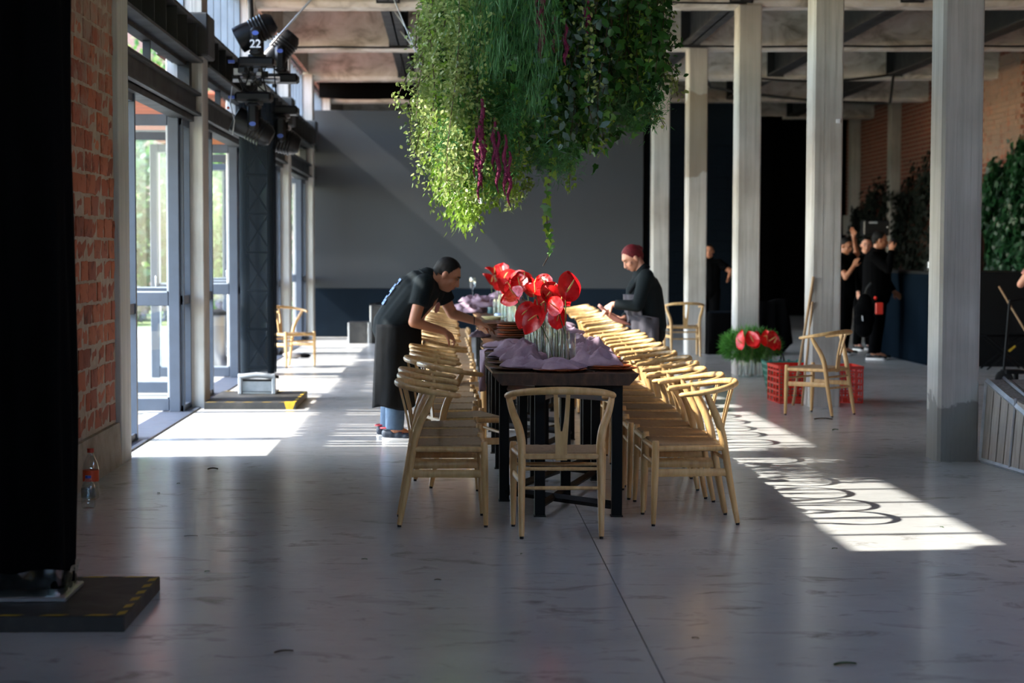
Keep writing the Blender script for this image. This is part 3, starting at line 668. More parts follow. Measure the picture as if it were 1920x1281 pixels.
# ------------------------------------------------------------ wishbone-back dining chair (front faces +Y)
def seat_mesh():
    m = MB(); nu, nv = 92, 76
    def half(v): return .205 + (.238-.205)*v          # half width from rear to front
    V = []; idx = {}
    for i in range(nu+1):
        for j in range(nv+1):
            u, v = i/nu*2-1, j/nv
            hx = half(v); x = u*hx; y = -.185 + .375*v
            ex, ey = (1-abs(u))*hx, min(v, 1-v)*.375
            e = min(ex, ey)
            if ey < ex: t = x/.0058                    # cords of the front and rear fields run front to back
            else: t = y/.0058
            rid = abs(math.sin(t*math.pi))**.7*.0022
            z = .437 - .010*(1-(u*u))*(1-((v-.5)*2)**2) + rid - .004*(e < .004)
            edge = max(0, 1-e/.02); z -= .014*edge*edge
            z += .006*(v-.5)
            if abs(ex-ey) < .005: z -= .0015           # the diagonal seams
            V.append((x, y, z)); idx[i,j] = len(V)-1
    F = [(idx[i,j], idx[i+1,j], idx[i+1,j+1], idx[i,j+1]) for i in range(nu) for j in range(nv)]
    rim = [(i,0) for i in range(nu)] + [(nu,j) for j in range(nv)] + [(i,nv) for i in range(nu,0,-1)] + [(0,j) for j in range(nv,0,-1)]
    b = len(V)
    for r_, (i, j) in enumerate(rim):
        x, y, z = V[idx[i,j]]; V.append((x*.985, (y-.0)*.985, .398 + (.0016 if r_%3 else 0)))
    n = len(rim)
    for k in range(n):
        a, c = idx[rim[k]], idx[rim[(k+1)%n]]; F.append((a, b+k, b+(k+1)%n, c))
    F.append(tuple(b+k for k in range(n)))
    m.v = V; m.f = F; m.m = [0]*len(F); return m
def make_chair(label):
    t = thing('dining_chair', label, 'chair')
    oak, cord_ = MAT['oak'], MAT['cord']
    seat_mesh().build('seat', cord_, t, 50)
    # top rail: one steam-bent bow, highest and thickest at the back
    path, rad, el = [], [], []
    pts = [(.232,.060,.699),(.262,-.005,.708),(.272,-.075,.718),(.255,-.150,.731),(.205,-.215,.744),(.115,-.258,.753),(0,-.272,.757)]
    pts = pts + [(-x, y, z) for x, y, z in reversed(pts[:-1])]
    P = [Vector(p) for p in pts]
    fine = []
    for i in range(len(P)-1):
        p0, p1, p2, p3 = P[max(i-1,0)], P[i], P[i+1], P[min(i+2,len(P)-1)]
        for q in range(4):
            s = q/4; fine.append(.5*((2*p1)+(-p0+p2)*s+(2*p0-5*p1+4*p2-p3)*s*s+(-p0+3*p1-3*p2+p3)*s**3))
    fine.append(P[-1]); k = len(fine)
    for i in range(k):
        c = 1-abs(i/(k-1)*2-1); r = .0165
        if i in (0, k-1): r = .011
        rad.append(r); el.append((.85+.38*c**1.5, .98+.10*math.sin(math.pi*c)))
    MB().tube(fine, rad, 10, ell=el, up=(0,0,1)).build('top_rail', oak, t, 60)
    # rear legs: up from the floor, then bowed out and forward to carry the rail
    def spline(C, n=5):
        C = [Vector(c) for c in C]; out = []
        for i in range(len(C)-1):
            p0, p1, p2, p3 = C[max(i-1,0)], C[i], C[i+1], C[min(i+2,len(C)-1)]
            for q in range(n):
                s = q/n; out.append(.5*((2*p1)+(-p0+p2)*s+(2*p0-5*p1+4*p2-p3)*s*s+(-p0+3*p1-3*p2+p3)*s**3))
        return out + [C[-1]]
    for sx in (-1, 1):
        C = [(sx*.203,-.262,.012),(sx*.203,-.222,.22),(sx*.201,-.188,.42),(sx*.203,-.173,.49),(sx*.217,-.150,.56),(sx*.246,-.115,.635),(sx*.264,-.085,.70),(sx*.265,-.078,.722)]
        sp = spline(C); k = len(sp); rr = [.0135 + .0080*max(0, math.sin(math.pi*min(1, i/(k-1)*1.08)))**.8 for i in range(k)]
        MB().tube(sp, rr, 10).build('leg', oak, t, 60)
        MB().tube([(sx*.203,-.2625,0),(sx*.203,-.2625,.014)], .010, 8).build('foot', MAT['rubber'], t, 30)
    for sx in (-1, 1):
        C = [(sx*.236,.196,.012),(sx*.236,.192,.16),(sx*.236,.188,.32),(sx*.236,.186,.43),(sx*.236,.186,.456)]
        MB().tube(C, [.0125,.0175,.0205,.0195,.0165], 10).build('leg', oak, t, 60)
        MB().tube([(sx*.236,.196,0),(sx*.236,.196,.014)], .010, 8).build('foot', MAT['rubber'], t, 30)
    # Y-shaped splat
    m = MB()
    def strip(A):
        for a, b in zip(A, A[1:]):
            v = []
            for x0, x1, y, z in (a, b): v += [(x0,y-.006,z),(x1,y-.006,z),(x1,y+.006,z),(x0,y+.006,z)]
            m.add(v, [(0,1,5,4),(1,2,6,5),(2,3,7,6),(3,0,4,7)])
        m.add([(A[0][0],A[0][2]-.006,A[0][3]),(A[0][1],A[0][2]-.006,A[0][3]),(A[0][1],A[0][2]+.006,A[0][3]),(A[0][0],A[0][2]+.006,A[0][3])], [(0,3,2,1)])
    strip([(-.030,.030,-.196,.395),(-.030,.030,-.203,.47),(-.034,.034,-.214,.545)])
    for sx in (-1, 1):
        q = [(.005,.034,-.214,.545),(.013,.037,-.226,.60),(.018,.040,-.243,.67),(.021,.043,-.262,.745)]
        strip([(min(sx*a, sx*b), max(sx*a, sx*b), y, z) for a, b, y, z in q])
    m.build('back_splat', oak, t, 30)
    # rails and stretchers
    MB().cbox(-.205,.205,-.205,-.183,.400,.428,.006).build('seat_rail', oak, t, 30)
    MB().tube([(-.236,.187,.415),(.236,.187,.415)], .016, 8).build('seat_rail', oak, t, 60)
    for sx in (-1, 1):
        MB().tube([(sx*.204,-.185,.415),(sx*.236,.187,.415)], .015, 8).build('seat_rail', oak, t, 60)
        a, b = Vector((sx*.203,-.210,.285)), Vector((sx*.236,.190,.285))
        MB().tube([a, b], .012, 8, ell=(1.75,.62), up=(0,0,1)).build('stretcher', oak, t, 60)
    for z_, y_ in ((.255,-.216),(.352,-.199)): MB().tube([(-.203,y_,z_),(0,y_,z_),(.203,y_,z_)], [.0085,.0105,.0085], 8).build('stretcher', oak, t, 60)
    MB().tube([(-.236,.190,.335),(0,.190,.335),(.236,.190,.335)], [.0085,.011,.0085], 8).build('stretcher', oak, t, 60)
    return t
TX = lambda y: .63 + .004*(y-10.7)                 # centre line of the long table
TA = math.atan(.004)
chair = make_chair('pale oak wishbone-back dining chair at the near end of the long table, seen from behind')
chair.location = (.575, 10.22, 0); chair.rotation_euler = (0, 0, -.01)
random.seed(21)
GR = 'wishbone-back dining chairs along the long table'
chair['group'] = GR
rightY = [10.66, 11.22, 11.79, 12.42, 13.08, 13.75, 14.33, 15.02, 15.68]
while rightY[-1] < 26: rightY.append(rightY[-1] + random.uniform(.54, .66))
for i, y in enumerate(rightY):
    x = TX(y) + .62 + random.uniform(-.015, .03) + .017*(y-10.7) - (.07 if abs(y-18.2) < .45 else 0)
    dup(chair, (x, y, 0), math.pi/2 + TA + random.uniform(-.04, .04), 'pale oak wishbone-back chair, %s from the near end on the right side of the table' % ORD[i], GR)
leftY = [10.62, 11.18, 11.74, 13.06, 13.62, 14.18, 14.74]
while leftY[-1] < 26: leftY.append(leftY[-1] + random.uniform(.54, .66))
dup(chair, (.09, 12.40, 0), -math.pi/2 + .26, 'pale oak wishbone-back chair pushed askew against the left table edge, arms over the plates', GR)
for i, y in enumerate(leftY):
    x = TX(y) - .64 + random.uniform(-.02, .02) + (.08 if abs(y-15.3) < .45 else 0)
    dup(chair, (x, y, 0), -math.pi/2 + TA + random.uniform(-.03, .03), 'pale oak wishbone-back chair, %s from the near end in the left row of the table' % ORD[i], GR)
dup(chair, (3.335, 17.72, 0), math.radians(50), 'pale oak wishbone-back chair standing alone before the red crates and second column', 'stray wishbone-back chairs')
dup(chair, (3.31, 27.82, 0), .05, 'pale oak wishbone-back chair by the fourth column, behind the red-haired woman', 'stray wishbone-back chairs')
dup(chair, (-2.02, 25.2, 0), math.radians(-135), 'sunlit pale oak wishbone-back chair standing by the glazed left wall', 'stray wishbone-back chairs')

# ------------------------------------------------------------ long dining table: six slab-topped tables end to end
random.seed(5)
T0 = 10.66; TL = 2.75
TS = [(T0 + (TL+.012)*k) for k in range(6)]
def table_top(seed):
    rs = random.Random(seed); n = 22; V = []; F = []
    ph = [rs.uniform(0, 6.28) for _ in range(6)]
    def wav(s, side): return .012*math.sin(s*2.1+ph[side])+.008*math.sin(s*5.3+ph[side+2])+.004*math.sin(s*13+ph[side+4])
    for i in range(n+1):
        s = TL*i/n
        wl_, wr_ = .405+wav(s,0), .405+wav(s,1)
        V += [(-wl_, s, .80), (-wl_+.008, s, .785), (-wl_+.055, s, .735), (wr_-.055, s, .735), (wr_-.008, s, .785), (wr_, s, .80)]
    for i in range(n):
        for j in range(6): F.append((i*6+j, i*6+(j+1)%6, (i+1)*6+(j+1)%6, (i+1)*6+j))
    F.append((0,1,2,3,4,5)); F.append(tuple(n*6+j for j in (5,4,3,2,1,0)))
    m = MB(); m.add(V, [tuple(reversed(f)) for f in F])
    for q in range(len(m.f)-2):
        if q % 6 in (0,1,3,4): m.m[q] = 1
    return m
for k, y in enumerate(TS):
    t = thing('dining_table', 'dark walnut slab table on black legs, %s from the near end' % ORD[k], 'table', (TX(y), y, 0), -TA, 'slab tables joined into one long table')
    table_top(k).build('tabletop', [MAT['walnut'], MAT['walnut_edge']], t, 30)
    for yy, xs_ in ((.16, (-.13, .295)), (.85, (-.31, .05)), (TL-.85, (-.09, .30)), (TL-.16, (-.30, .29))):
        for x in xs_:
            MB().cbox(x-.029, x+.029, yy-.029, yy+.029, .006, .735, .004).build('leg', MAT['black_paint'], t, 0)
            MB().cbox(x-.034, x+.034, yy-.034, yy+.034, 0, .008, .002).build('foot', MAT['rubber'], t, 0)
        MB().cbox(xs_[0]-.03, xs_[1]+.03, yy-.025, yy+.025, .69, .735, .003).build('cross_bar', MAT['black_paint'], t, 0)
    for a, b in (((-.13,.16),(.30,TL-.85)), ((.295,.16),(-.31,.85)), ((-.31,.85),(.29,TL-.16)), ((.30,TL-.85),(-.30,TL-.16))):
        MB().tube([(a[0],a[1],.06),(b[0],b[1],.06)], .02, 4, ell=(1.2,.9), up=(0,0,1)).build('brace', MAT['black_paint'], t, 0)
        MB().tube([(a[0],a[1],.66),(b[0],b[1],.66)], .016, 4, ell=(1.6,.6), up=(0,0,1)).build('brace', MAT['aluminium'], t, 0)

# ------------------------------------------------------------ settings
def on(u, y, z=.80): return (TX(y)+u, y, z)
def plate_me(r, h, mat, name='plate'):
    me = MB().lathe([(0,0),(r*.62,0),(r*.7,.003),(r*.97,h-.004),(r,h),(r*.985,h+.002),(r*.7,.008),(0,.007)], 36).mesh(name, 40); me.materials.append(mat); return me
chargerA = plate_me(.155, .016, MAT['wood_plate'], 'charger_plate'); chargerB = plate_me(.152, .016, MAT['terracotta'], 'charger_plate'); plateC = plate_me(.125, .02, MAT['terracotta'])
nz_ = __import__('mathutils').noise
def cloth_heap(seed, sx=.17, sy=.14, h=.075, n=58):
    """a crumpled linen napkin: folds from domain-warped ridges, ragged outline, soft overhangs"""
    rs = random.Random(seed); o = Vector((rs.uniform(0,50), rs.uniform(0,50), rs.uniform(0,50))); V = []; F = []
    a0 = rs.uniform(0, 6.28)
    for i in range(n+1):
        r = (i/n)**.8
        for j in range(n):
            a = 2*math.pi*j/n; ca, sa = math.cos(a), math.sin(a)
            out = 1 + .22*math.sin(3*a+a0) + .16*math.sin(5*a+2*a0) + .22*nz_.noise(Vector((ca*1.3, sa*1.3, 0))+o)
            x, y = ca*r*out, sa*r*out
            w = Vector((x*1.5, y*1.5, .3)) + o; w2 = w + .6*nz_.noise_vector(w*1.1)
            rg = 1-abs(nz_.noise(w2*1.0))*2.2; rg = max(0, rg)**1.25; rg2 = max(0, 1-abs(nz_.noise(w2*2.2+Vector((9,3,1))))*2.4)**1.2
            dome = max(0, 1-r*r)**.65
            rim = .10*max(0, math.sin(7*a+a0*3))*r
            z = (dome*(.30 + .66*rg + .16*rg2) + .16*rg*(1-dome) + .6*rim)*h
            nv = nz_.noise_vector(w*2.0)
            V.append((x*sx + nv.x*.016*(.4+r), y*sy + nv.y*.016*(.4+r), max(.002, z)))
        if i:
            for j in range(n): F.append(((i-1)*n+j, (i-1)*n+(j+1)%n, i*n+(j+1)%n, i*n+j))
    A = np.array(V).reshape(n+1, n, 3)
    for _ in range(6):                                     # soften the crests
        A[1:-1] = .5*A[1:-1] + .125*(A[:-2] + A[2:] + np.roll(A[1:-1], 1, 1) + np.roll(A[1:-1], -1, 1)); A[-1] = .6*A[-1] + .2*(np.roll(A[-1], 1, 0) + np.roll(A[-1], -1, 0)); A[0] = A[1].mean(0)
    V = [tuple(p) for p in A.reshape(-1, 3)]
    # turned-under hem gives the cloth a thickness
    b = len(V)
    for j in range(n): x, y, z = V[n*n+j]; V.append((x*.985, y*.985, max(0, z-.005)))
    for j in range(n): F.append((n*n+j, n*n+(j+1)%n, b+(j+1)%n, b+j))
    F.append(tuple(b+j for j in reversed(range(n))))
    m = MB(); m.v = V; m.f = [tuple(reversed(f)) for f in F]; m.m = [0]*len(F)
    me = m.mesh('napkin', 75); me.materials.append(MAT['linen']); return me
NAP = [cloth_heap(s, *d) for s, d in ((1,(.155,.12,.085)), (4,(.14,.13,.095)), (7,(.17,.11,.075)), (12,(.13,.12,.10)), (19,(.15,.14,.08)))]
def napkin(u, y, k, rz, label, sc=(1,1,1), z=.816, group='crumpled mauve linen napkins'):
    o = link('napkin', NAP[k], None, None, on(u, y, z), label, 'napkin', group); o.rotation_euler = (0,0,rz); o.scale = sc; return o
def plate(me, name, u, y, label, z=.80, group='charger plates on the table'):
    return link(name, me, None, None, on(u, y, z), label, 'plate', group)
plate(chargerB, 'charger_plate', -.02, 10.84, 'terracotta charger plate at the near end of the table under a napkin')
napkin(-.035, 10.85, 2, .3, 'crumpled mauve napkin on the end plate, nearest of all', (.95,.9,.85))
for i, y in enumerate((10.98, 11.52, 12.08, 12.66, 13.3)):
    plate(chargerA, 'charger_plate', -.255, y, 'dark wooden charger plate, %s from the near end along the left edge' % ORD[i])
    napkin(-.215 + .03*(i % 2), y+.02, (0, 3, 4, 1, 2)[i], (2.2, .5, 3.6, 1.1, .2)[i], 'crumpled mauve napkin, %s from the near end on the left plates' % ORD[i], (1.0, 1, (.8, 1.25, .9, 1, .8)[i]))
for i, y in enumerate((10.98, 11.5, 12.1, 12.72, 13.35, 14.0)):
    plate(chargerB, 'charger_plate', .27, y, 'glossy terracotta charger plate, %s from the near end along the right edge' % ORD[i])
    if i != 3: plate(plateC, 'plate', .265, y, 'smaller terracotta plate stacked on the %s right-hand charger' % ORD[i], .808, 'stacked terracotta plates')
    napkin(.19 + .02*(i % 2), y+.03, (1, 3, 0, 4, 1, 2)[i], (1.2, 3.3, .4, 2.6, 5, 1)[i], 'crumpled mauve napkin, %s from the near end on the right plates' % ORD[i], (.95, 1.05, (1.1, 1.4, 1.0, 1.3, 1, 1)[i]), .826)
# hanging napkin over the left edge
m = MB(); nn = 16; V = []; F = []
for i in range(nn+1):
    s = i/nn
    for j in range(9):
        q = j/8-.5
        if s < .35: x, z_ = -.30-.10*s/.35, .818+.004*math.sin(q*9)
        else: x, z_ = -.41-.012*math.sin((s-.35)*6+q*5)-.01, .818-.28*(s-.35)/.65
        V.append((x+.012*math.sin(q*14+s*4)*s, q*.11*(1+.3*s), z_))
for i in range(nn):
    for j in range(8): F.append((i*9+j, i*9+j+1, (i+1)*9+j+1, (i+1)*9+j))
m.add(V, F); o = m.build('napkin', MAT['linen'], None, 70, on(0, 13.05, 0), label='mauve napkin hanging down over the left table edge', cat='napkin', group='crumpled mauve linen napkins')
sm = o.modifiers.new('thick', 'SOLIDIFY'); sm.thickness = .004
# plate stack and dishes farther down the left side
for k in range(7): plate(chargerB if k % 2 else chargerA, 'charger_plate', -.13, 15.1, 'charger plate in the stack by the man\'s hands, %s from the bottom' % ORD[k], .80+.0175*k, 'stacked charger plates')
for k in range(3): plate(chargerA, 'charger_plate', -.24, 16.9, 'dark charger in the flat pile behind the plate stack, %s from the bottom' % ORD[k], .80+.0175*k, 'stacked charger plates')
ivo = plate_me(.13, .03, MAT['ivory'], 'bowl')
link('bowl', ivo, None, None, on(-.22, 19.4), 'shallow ivory bowl beside the vases, halfway down the left side', 'bowl')
link('bowl', ivo, None, None, on(-.02, 20.9), 'ivory bowl farther back, by the blue cloth', 'bowl').scale = (.8,.8,1.6)
bc = MB().cbox(-.09,.09,-.08,.08,0,.035,.012).build('folded_cloth', MAT['blue_cloth'], None, 40, on(-.10, 20.3), label='folded pale blue cloth lying by the ivory bowls', cat='cloth'); bc.rotation_euler[2] = .2
MB().lathe([(0,0),(.05,0),(.055,.01),(.055,.07),(.05,.07),(.048,.012),(0,.012)], 20).build('beaker', MAT['teal'], None, 40, on(-.2, 21.4), label='dark teal beaker next to the folded blue cloth', cat='cup')
# far heap of napkins, each its own cloth
random.seed(8)
for k in range(11):
    lvl = (0,0,0,0,1,1,1,2,2,2,3)[k]
    q = k % 4
    napkin(-.25 + .13*(q-1.5) + .05*lvl + random.uniform(-.03,.03), 21.9 + .30*(q % 2) + random.uniform(-.1,.1) + .25*(lvl == 0)*(q-1.5), random.randrange(5), random.uniform(0, 6), 'mauve napkin in the far heap at left, %s counted up from the table' % ORD[k], (1.15, 1.15, 1.1), .80+.055*lvl, 'heaped napkins')
for i, y in enumerate((15.6, 16.3, 17.0, 17.9, 18.8, 19.9, 21.1, 22.3)):
    plate(chargerB, 'charger_plate', .27, y, 'far terracotta charger plate, %s beyond the near right-hand settings' % ORD[i])
    napkin(.24, y, i % 5, i*1.7, 'mauve napkin on the far right plates, %s beyond the near settings' % ORD[i], (1,1,.9))
# cutlery by the end plate
for k, (u, y, r_) in enumerate(((-.17, 10.76, 1.2), (-.15, 10.735, 1.5), (.155, 10.76, 1.9), (.17, 10.74, 1.5))):
    t = thing('fork' if k % 2 else 'spoon', 'dark metal %s lying %s of the end plate' % (('fork', 'spoon')[k % 2 == 0], 'left' if k < 2 else 'right'), 'cutlery', on(u, y, .80), r_)
    MB().tube([(0,0,.005),(.05,0,.006),(.10,0,.005)], [.003,.0025,.004], 6, ell=(.6,1)).build('handle', MAT['cutlery'], t, 60)
    if k % 2:
        for q in range(4): MB().tube([(.10,(q-1.5)*.005,.006),(.14,(q-1.5)*.005,.007)], .0014, 5).build('tine', MAT['cutlery'], t, 60)
    else: MB().ball((.118,0,.006), (.024,.015,.005), 12, 6).build('bowl', MAT['cutlery'], t, 60)
t = thing('wine_glass', 'tall empty glass standing behind the far heap of napkins', 'glass', on(-.40, 23.6))
MB().lathe([(0,0),(.035,0),(.035,.004),(.006,.01),(.005,.22),(.03,.25),(.038,.31),(.033,.36)], 18).build('bowl', MAT['vase'], t, 60)

# ------------------------------------------------------------ tube vases and red anthuriums down the middle
def vase_me(r, h):
    a = MB().lathe([(r*.9,.012),(r,.018),(r,h),(r*.93,h),(r*.93,.018)], 18).mesh('vase', 50); a.materials.append(MAT['vase']); return a
VM = [(r, h, vase_me(r, h)) for r, h in ((.030,.19), (.026,.21), (.033,.17), (.028,.23))]
base_me = MB().lathe([(0,0),(.026,0),(.028,.004),(.028,.014),(.0,.016)], 18).mesh('base', 50); base_me.materials.append(MAT['vase_base'])
wat_me = MB().lathe([(0,.0165),(.0245,.018),(.0245,.10),(0,.10)], 16).mesh('water', 50); wat_me.materials.append(MAT['water'])
def vase(loc, k, label, group):
    r, h, me = VM[k]; t = thing('tube_vase', label, 'vase', loc, 0, group)
    link('glass_tube', me, None, t); b = link('base', base_me, None, t); b.scale = (r/.03,)*2+(1,); w = link('water', wat_me, None, t); w.scale = (r/.03,)*2+(1,); return t
def spathe_me(seed):
    rs = random.Random(seed); V, F = [], []; n, k = 14, 9
    for i in range(n+1):
        s = i/n
        w = .5*(max(0, math.sin(math.pi*s))**.6)*(1-.55*s)*1.62
        for j in range(k):
            q = j/(k-1)*2-1
            x = q*w*.105; y = (s-.18)*.165 - .035*(abs(q)**1.6)*(1-s)*(s < .35)
            z = .022*abs(q)**1.5*(1-s*.4) + .012*math.sin(s*3+seed) - .045*max(0, s-.6)**2*2 + .003*math.sin(q*11+s*7)*(1-abs(q)*.5)
            V.append((x, y, z))
    for i in range(n):
        for j in range(k-1): F.append((i*k+j, i*k+j+1, (i+1)*k+j+1, (i+1)*k+j))
    m = MB().add(V, F); me = m.mesh('spathe', 70); me.materials.append(MAT['spathe']); return me
SP = [spathe_me(s) for s in (0, 2, 5)]
spd = MB().tube([(0,0,.004),(0,.012,.03),(0,.03,.055),(0,.045,.072)], [.0045,.0055,.0045,.002], 8).mesh('spadix', 60); spd.materials.append(MAT['spadix'])
def anthurium(base, head, face, roll, sc, label, group, k):
    """stem from the vase floor to the head; the bloom faces along `face`"""
    t = thing('anthurium', label, 'flower', base, 0, group)
    h = Vector(head)-Vector(base); mid = h*.5 + Vector((h.x*.12, h.y*.12, 0))*-1
    q = Vector(face).to_track_quat('Z', 'Y').to_matrix().to_4x4() @ Matrix.Rotation(roll, 4, 'Z')
    # the bloom's origin is the stalk joint
    MB().tube([(0,0,0), mid*.5, mid, h*.8, h], [.0028,.003,.003,.003,.0035], 7).build('stem', MAT['stem'], t, 60)
    for me in (SP[k % 3], spd):
        o = link(me.name.split('.')[0], me, None, t); o.matrix_local = Matrix.Translation(h) @ q @ Matrix.Scale(sc, 4)
    return t
random.seed(14)
# (image column order near to far) u, y, vase kind, head offset (dx, dy, height), facing, roll, scale
FL = [(.03,11.28,1,(.050,.0,1.225),(.45,-.75,.45),-.45,1.15), (.0,11.36,0,(.035,.05,1.06),(.1,-.95,.15),-.1,.85), (-.02,11.5,2,(-.055,.0,1.09),(-.45,-.85,.1),2.6,1.0),
      (.03,11.7,0,(.045,.0,1.17),(.5,-.6,.6),.5,.95), (.0,11.9,3,(.02,.02,1.20),(.3,-.7,.6),-.6,.95), (-.05,12.1,1,(-.06,.0,1.10),(-.3,-.9,.2),2.8,.95),
      (-.02,12.35,0,(-.03,.05,1.20),(.1,-.5,.8),.2,.9), (-.06,12.6,2,(-.10,.0,1.17),(-.5,-.6,.6),.9,1.0), (.02,12.85,1,(-.02,.0,1.12),(.6,-.7,.3),-.9,.9), (-.03,13.1,0,(-.09,.0,1.22),(-.2,-.7,.6),.3,.95),
      (.0,13.4,3,(-.03,.0,1.21),(.4,-.6,.6),-.3,.95), (-.06,13.75,0,(-.08,.0,1.14),(-.6,-.7,.2),1.8,.9), (-.02,14.1,1,(-.04,.0,1.24),(.1,-.6,.7),.1,.95), (-.05,14.5,2,(-.08,.0,1.18),(-.4,-.6,.5),.7,.9)]
far = []
y = 16.6
for q in range(14):
    far.append((random.uniform(-.12,.0) - .012*(y-16), y, random.randrange(4), (random.uniform(-.09,.05), 0, random.uniform(1.10, 1.28)), (random.uniform(-.7,.5), -random.uniform(.4,.9), random.uniform(.2,.8)), random.uniform(-1.5,1.5), random.uniform(.85,1.1))); y += random.uniform(.3,.55)
for i, (u, y, k, hd, fc, rl, sc) in enumerate(FL + far):
    nr = i < len(FL); w = ('%s from the near end' % ORD[i]) if nr else ('%s in the far group' % ORD[i-len(FL)])
    b = on(u, y)
    vase(b, k, 'slim clear tube vase with one red anthurium, %s on the table' % w, 'tube vases on the table')
    anthurium((b[0], b[1], .80+.018), (b[0]+hd[0]-(.045 if nr else 0), b[1]+hd[1], hd[2]), fc, rl, sc, 'glossy red anthurium bloom in the tube vase %s' % w, 'red anthuriums on the table', i)
# empty-looking companions between them
random.seed(31)
for i in range(7):
    y = 11.4 + i*.5 + random.uniform(-.05,.05); s = -1 if i % 2 else 1
    cb = on(s*.075 + random.uniform(-.01,.01), y)
    if i < 6: anthurium((cb[0], cb[1], .818), (cb[0] + (-.07, .02, -.09, .03, -.06, .0)[i], cb[1], (1.13, 1.19, 1.20, 1.12, 1.24, 1.17)[i]), ((-.6,-.7,.3), (.6,-.6,.5), (-.3,-.5,.8), (.2,-.9,.2), (-.5,-.6,.6), (.4,-.6,.7))[i], (.9, -.7, .4, 2.9, 1.0, -.4)[i], (.85, .9, .95, .85, .9, .95)[i], 'red anthurium in the side vases of the flower row, %s from the near end' % ORD[i], 'red anthuriums on the table', i+1)
    vase(cb, (i*7) % 4, 'clear water-filled tube vase standing at the %s side of the flower row, %s of these' % ('left' if s < 0 else 'right', ORD[i]), 'tube vases on the table')
# ------------------------------------------------------------ far end: LED screen, drapes, dark walls
t = thing('led_screen', 'large blank dark grey LED screen standing across the far end', 'screen', (0, 34.2, 0))
rot = 0
MB().cbox(-2.33, 3.36, 0, .12, .84, 3.90, .004).build('screen_face', MAT['screen'], t, 0)
MB().cbox(-2.34, 3.37, -.015, .13, 0, .838, .004).build('base_skirt', MAT['navy'], t, 0)
MB().box(-2.3, 3.3, .12, .3, 0, 3.7).build('back_frame', MAT['black_paint'], t, 0)
MB().box(-2.44, -2.335, .05, .2, 0, 4.3).build('side_drape', MAT['black_cloth'], t, 0)
MB().box(3.375, 3.46, .05, .2, 0, 4.3).build('side_drape', MAT['black_cloth'], t, 0)
v = [(-2.3+.475*i, 35.2+.03*math.sin(i*2.3)) for i in range(13)]  # black sheet added so the roof void above the screen stays dark
m = MB(); V = []
for x, y in v: V += [(x, y, 4.16+.02*math.sin(x*5) + (.012 if x < -1.2 else 0)), (x, y, 5.0)]
m.add(V, [(2*i, 2*i+2, 2*i+3, 2*i+1) for i in range(12)]); o = m.build('added_black_sheet', MAT['black_cloth'], None, 60, label='black sheet added above the screen to keep the roof void dark', cat='curtain'); o.modifiers.new('t','SOLIDIFY').thickness = .01
w = S('wall_navy', MB().box(3.5, 5.75, 37.5, 37.7, 0, 4.3), MAT['navy']); w['label'] = 'navy painted block wall behind the columns'
bm_ = MB().cbox(.006,.394,-.012,.02,.006,.194,.004).mesh('block', 0); bm_.materials.append(MAT['navy'])
for r in range(17):
    for q in range(6): link('block', bm_, None, w, (3.5+.4*q - (.2 if r % 2 else 0) + (.0), 37.5, .1+.2*r))
o = MB(); V = []
for i in range(30):
    x = 5.75 + i*.13; V += [(x, 39.5+.05*math.sin(i*2.2), .0), (x, 39.5+.05*math.sin(i*2.2), 4.2)]
o.add(V, [(2*i, 2*i+2, 2*i+3, 2*i+1) for i in range(29) if i < 7]); o = o.build('black_curtain', MAT['black_cloth'], None, 60, label='black curtain closing the dark opening right of the navy wall', cat='curtain'); o.modifiers.new('t','SOLIDIFY').thickness = .01
# black flight cases by the screen
def case(loc, sx, sy, sz, label):
    t = thing('flight_case', label, 'case', loc)
    MB().cbox(-sx/2, sx/2, -sy/2, sy/2, .0, sz, .01).build('body', MAT['board'], t, 0)
    for x in (-1,1):
        for y in (-1,1): MB().cbox(x*sx/2-.012, x*sx/2+.012, y*sy/2-.012, y*sy/2+.012, 0, sz+.006, .004).build('edge_trim', MAT['aluminium'], t, 0)
    MB().cbox(-sx/2-.006, sx/2+.006, -sy/2-.006, sy/2+.006, sz-.012, sz+.008, .004).build('lid', MAT['board'], t, 0); return t
case((-1.45, 32.0, 0), .32, .5, .33, 'low black flight case at the foot of the screen')
case((-1.09, 32.05, 0), .34, .45, .60, 'taller black case beside the low one, behind the leaning man')
for k, (a, b) in enumerate((((-1.28, 31.95), (-.98, 32.1)), ((-1.2, 31.85), (-1.02, 32.2)))):
    MB().tube([(a[0],a[1],.625),((a[0]+b[0])/2,(a[1]+b[1])/2,.64+.01*k),(b[0],b[1],.63)], .012, 6).build('folded_stand', MAT['black_plastic'], None, 60, label=('black folded stand lying on the taller case' if k == 0 else 'second black stand crossing the first on the case'), cat='stand')
# debris near the left chair
for k, (x, y, s) in enumerate(((-2.15, 27.2, .09), (-2.0, 27.4, .07), (-2.22, 27.6, .08))):
    MB().ball((0,0,s*.4), (s*1.3, s, s*.45), 8, 5).build('rag', MAT['grey_wood' if k != 1 else 'black_cloth'], None, 60, (x, y, 0), label='crumpled rag on the sunlit floor by the left wall, %s of three' % ORD[k], cat='rag')

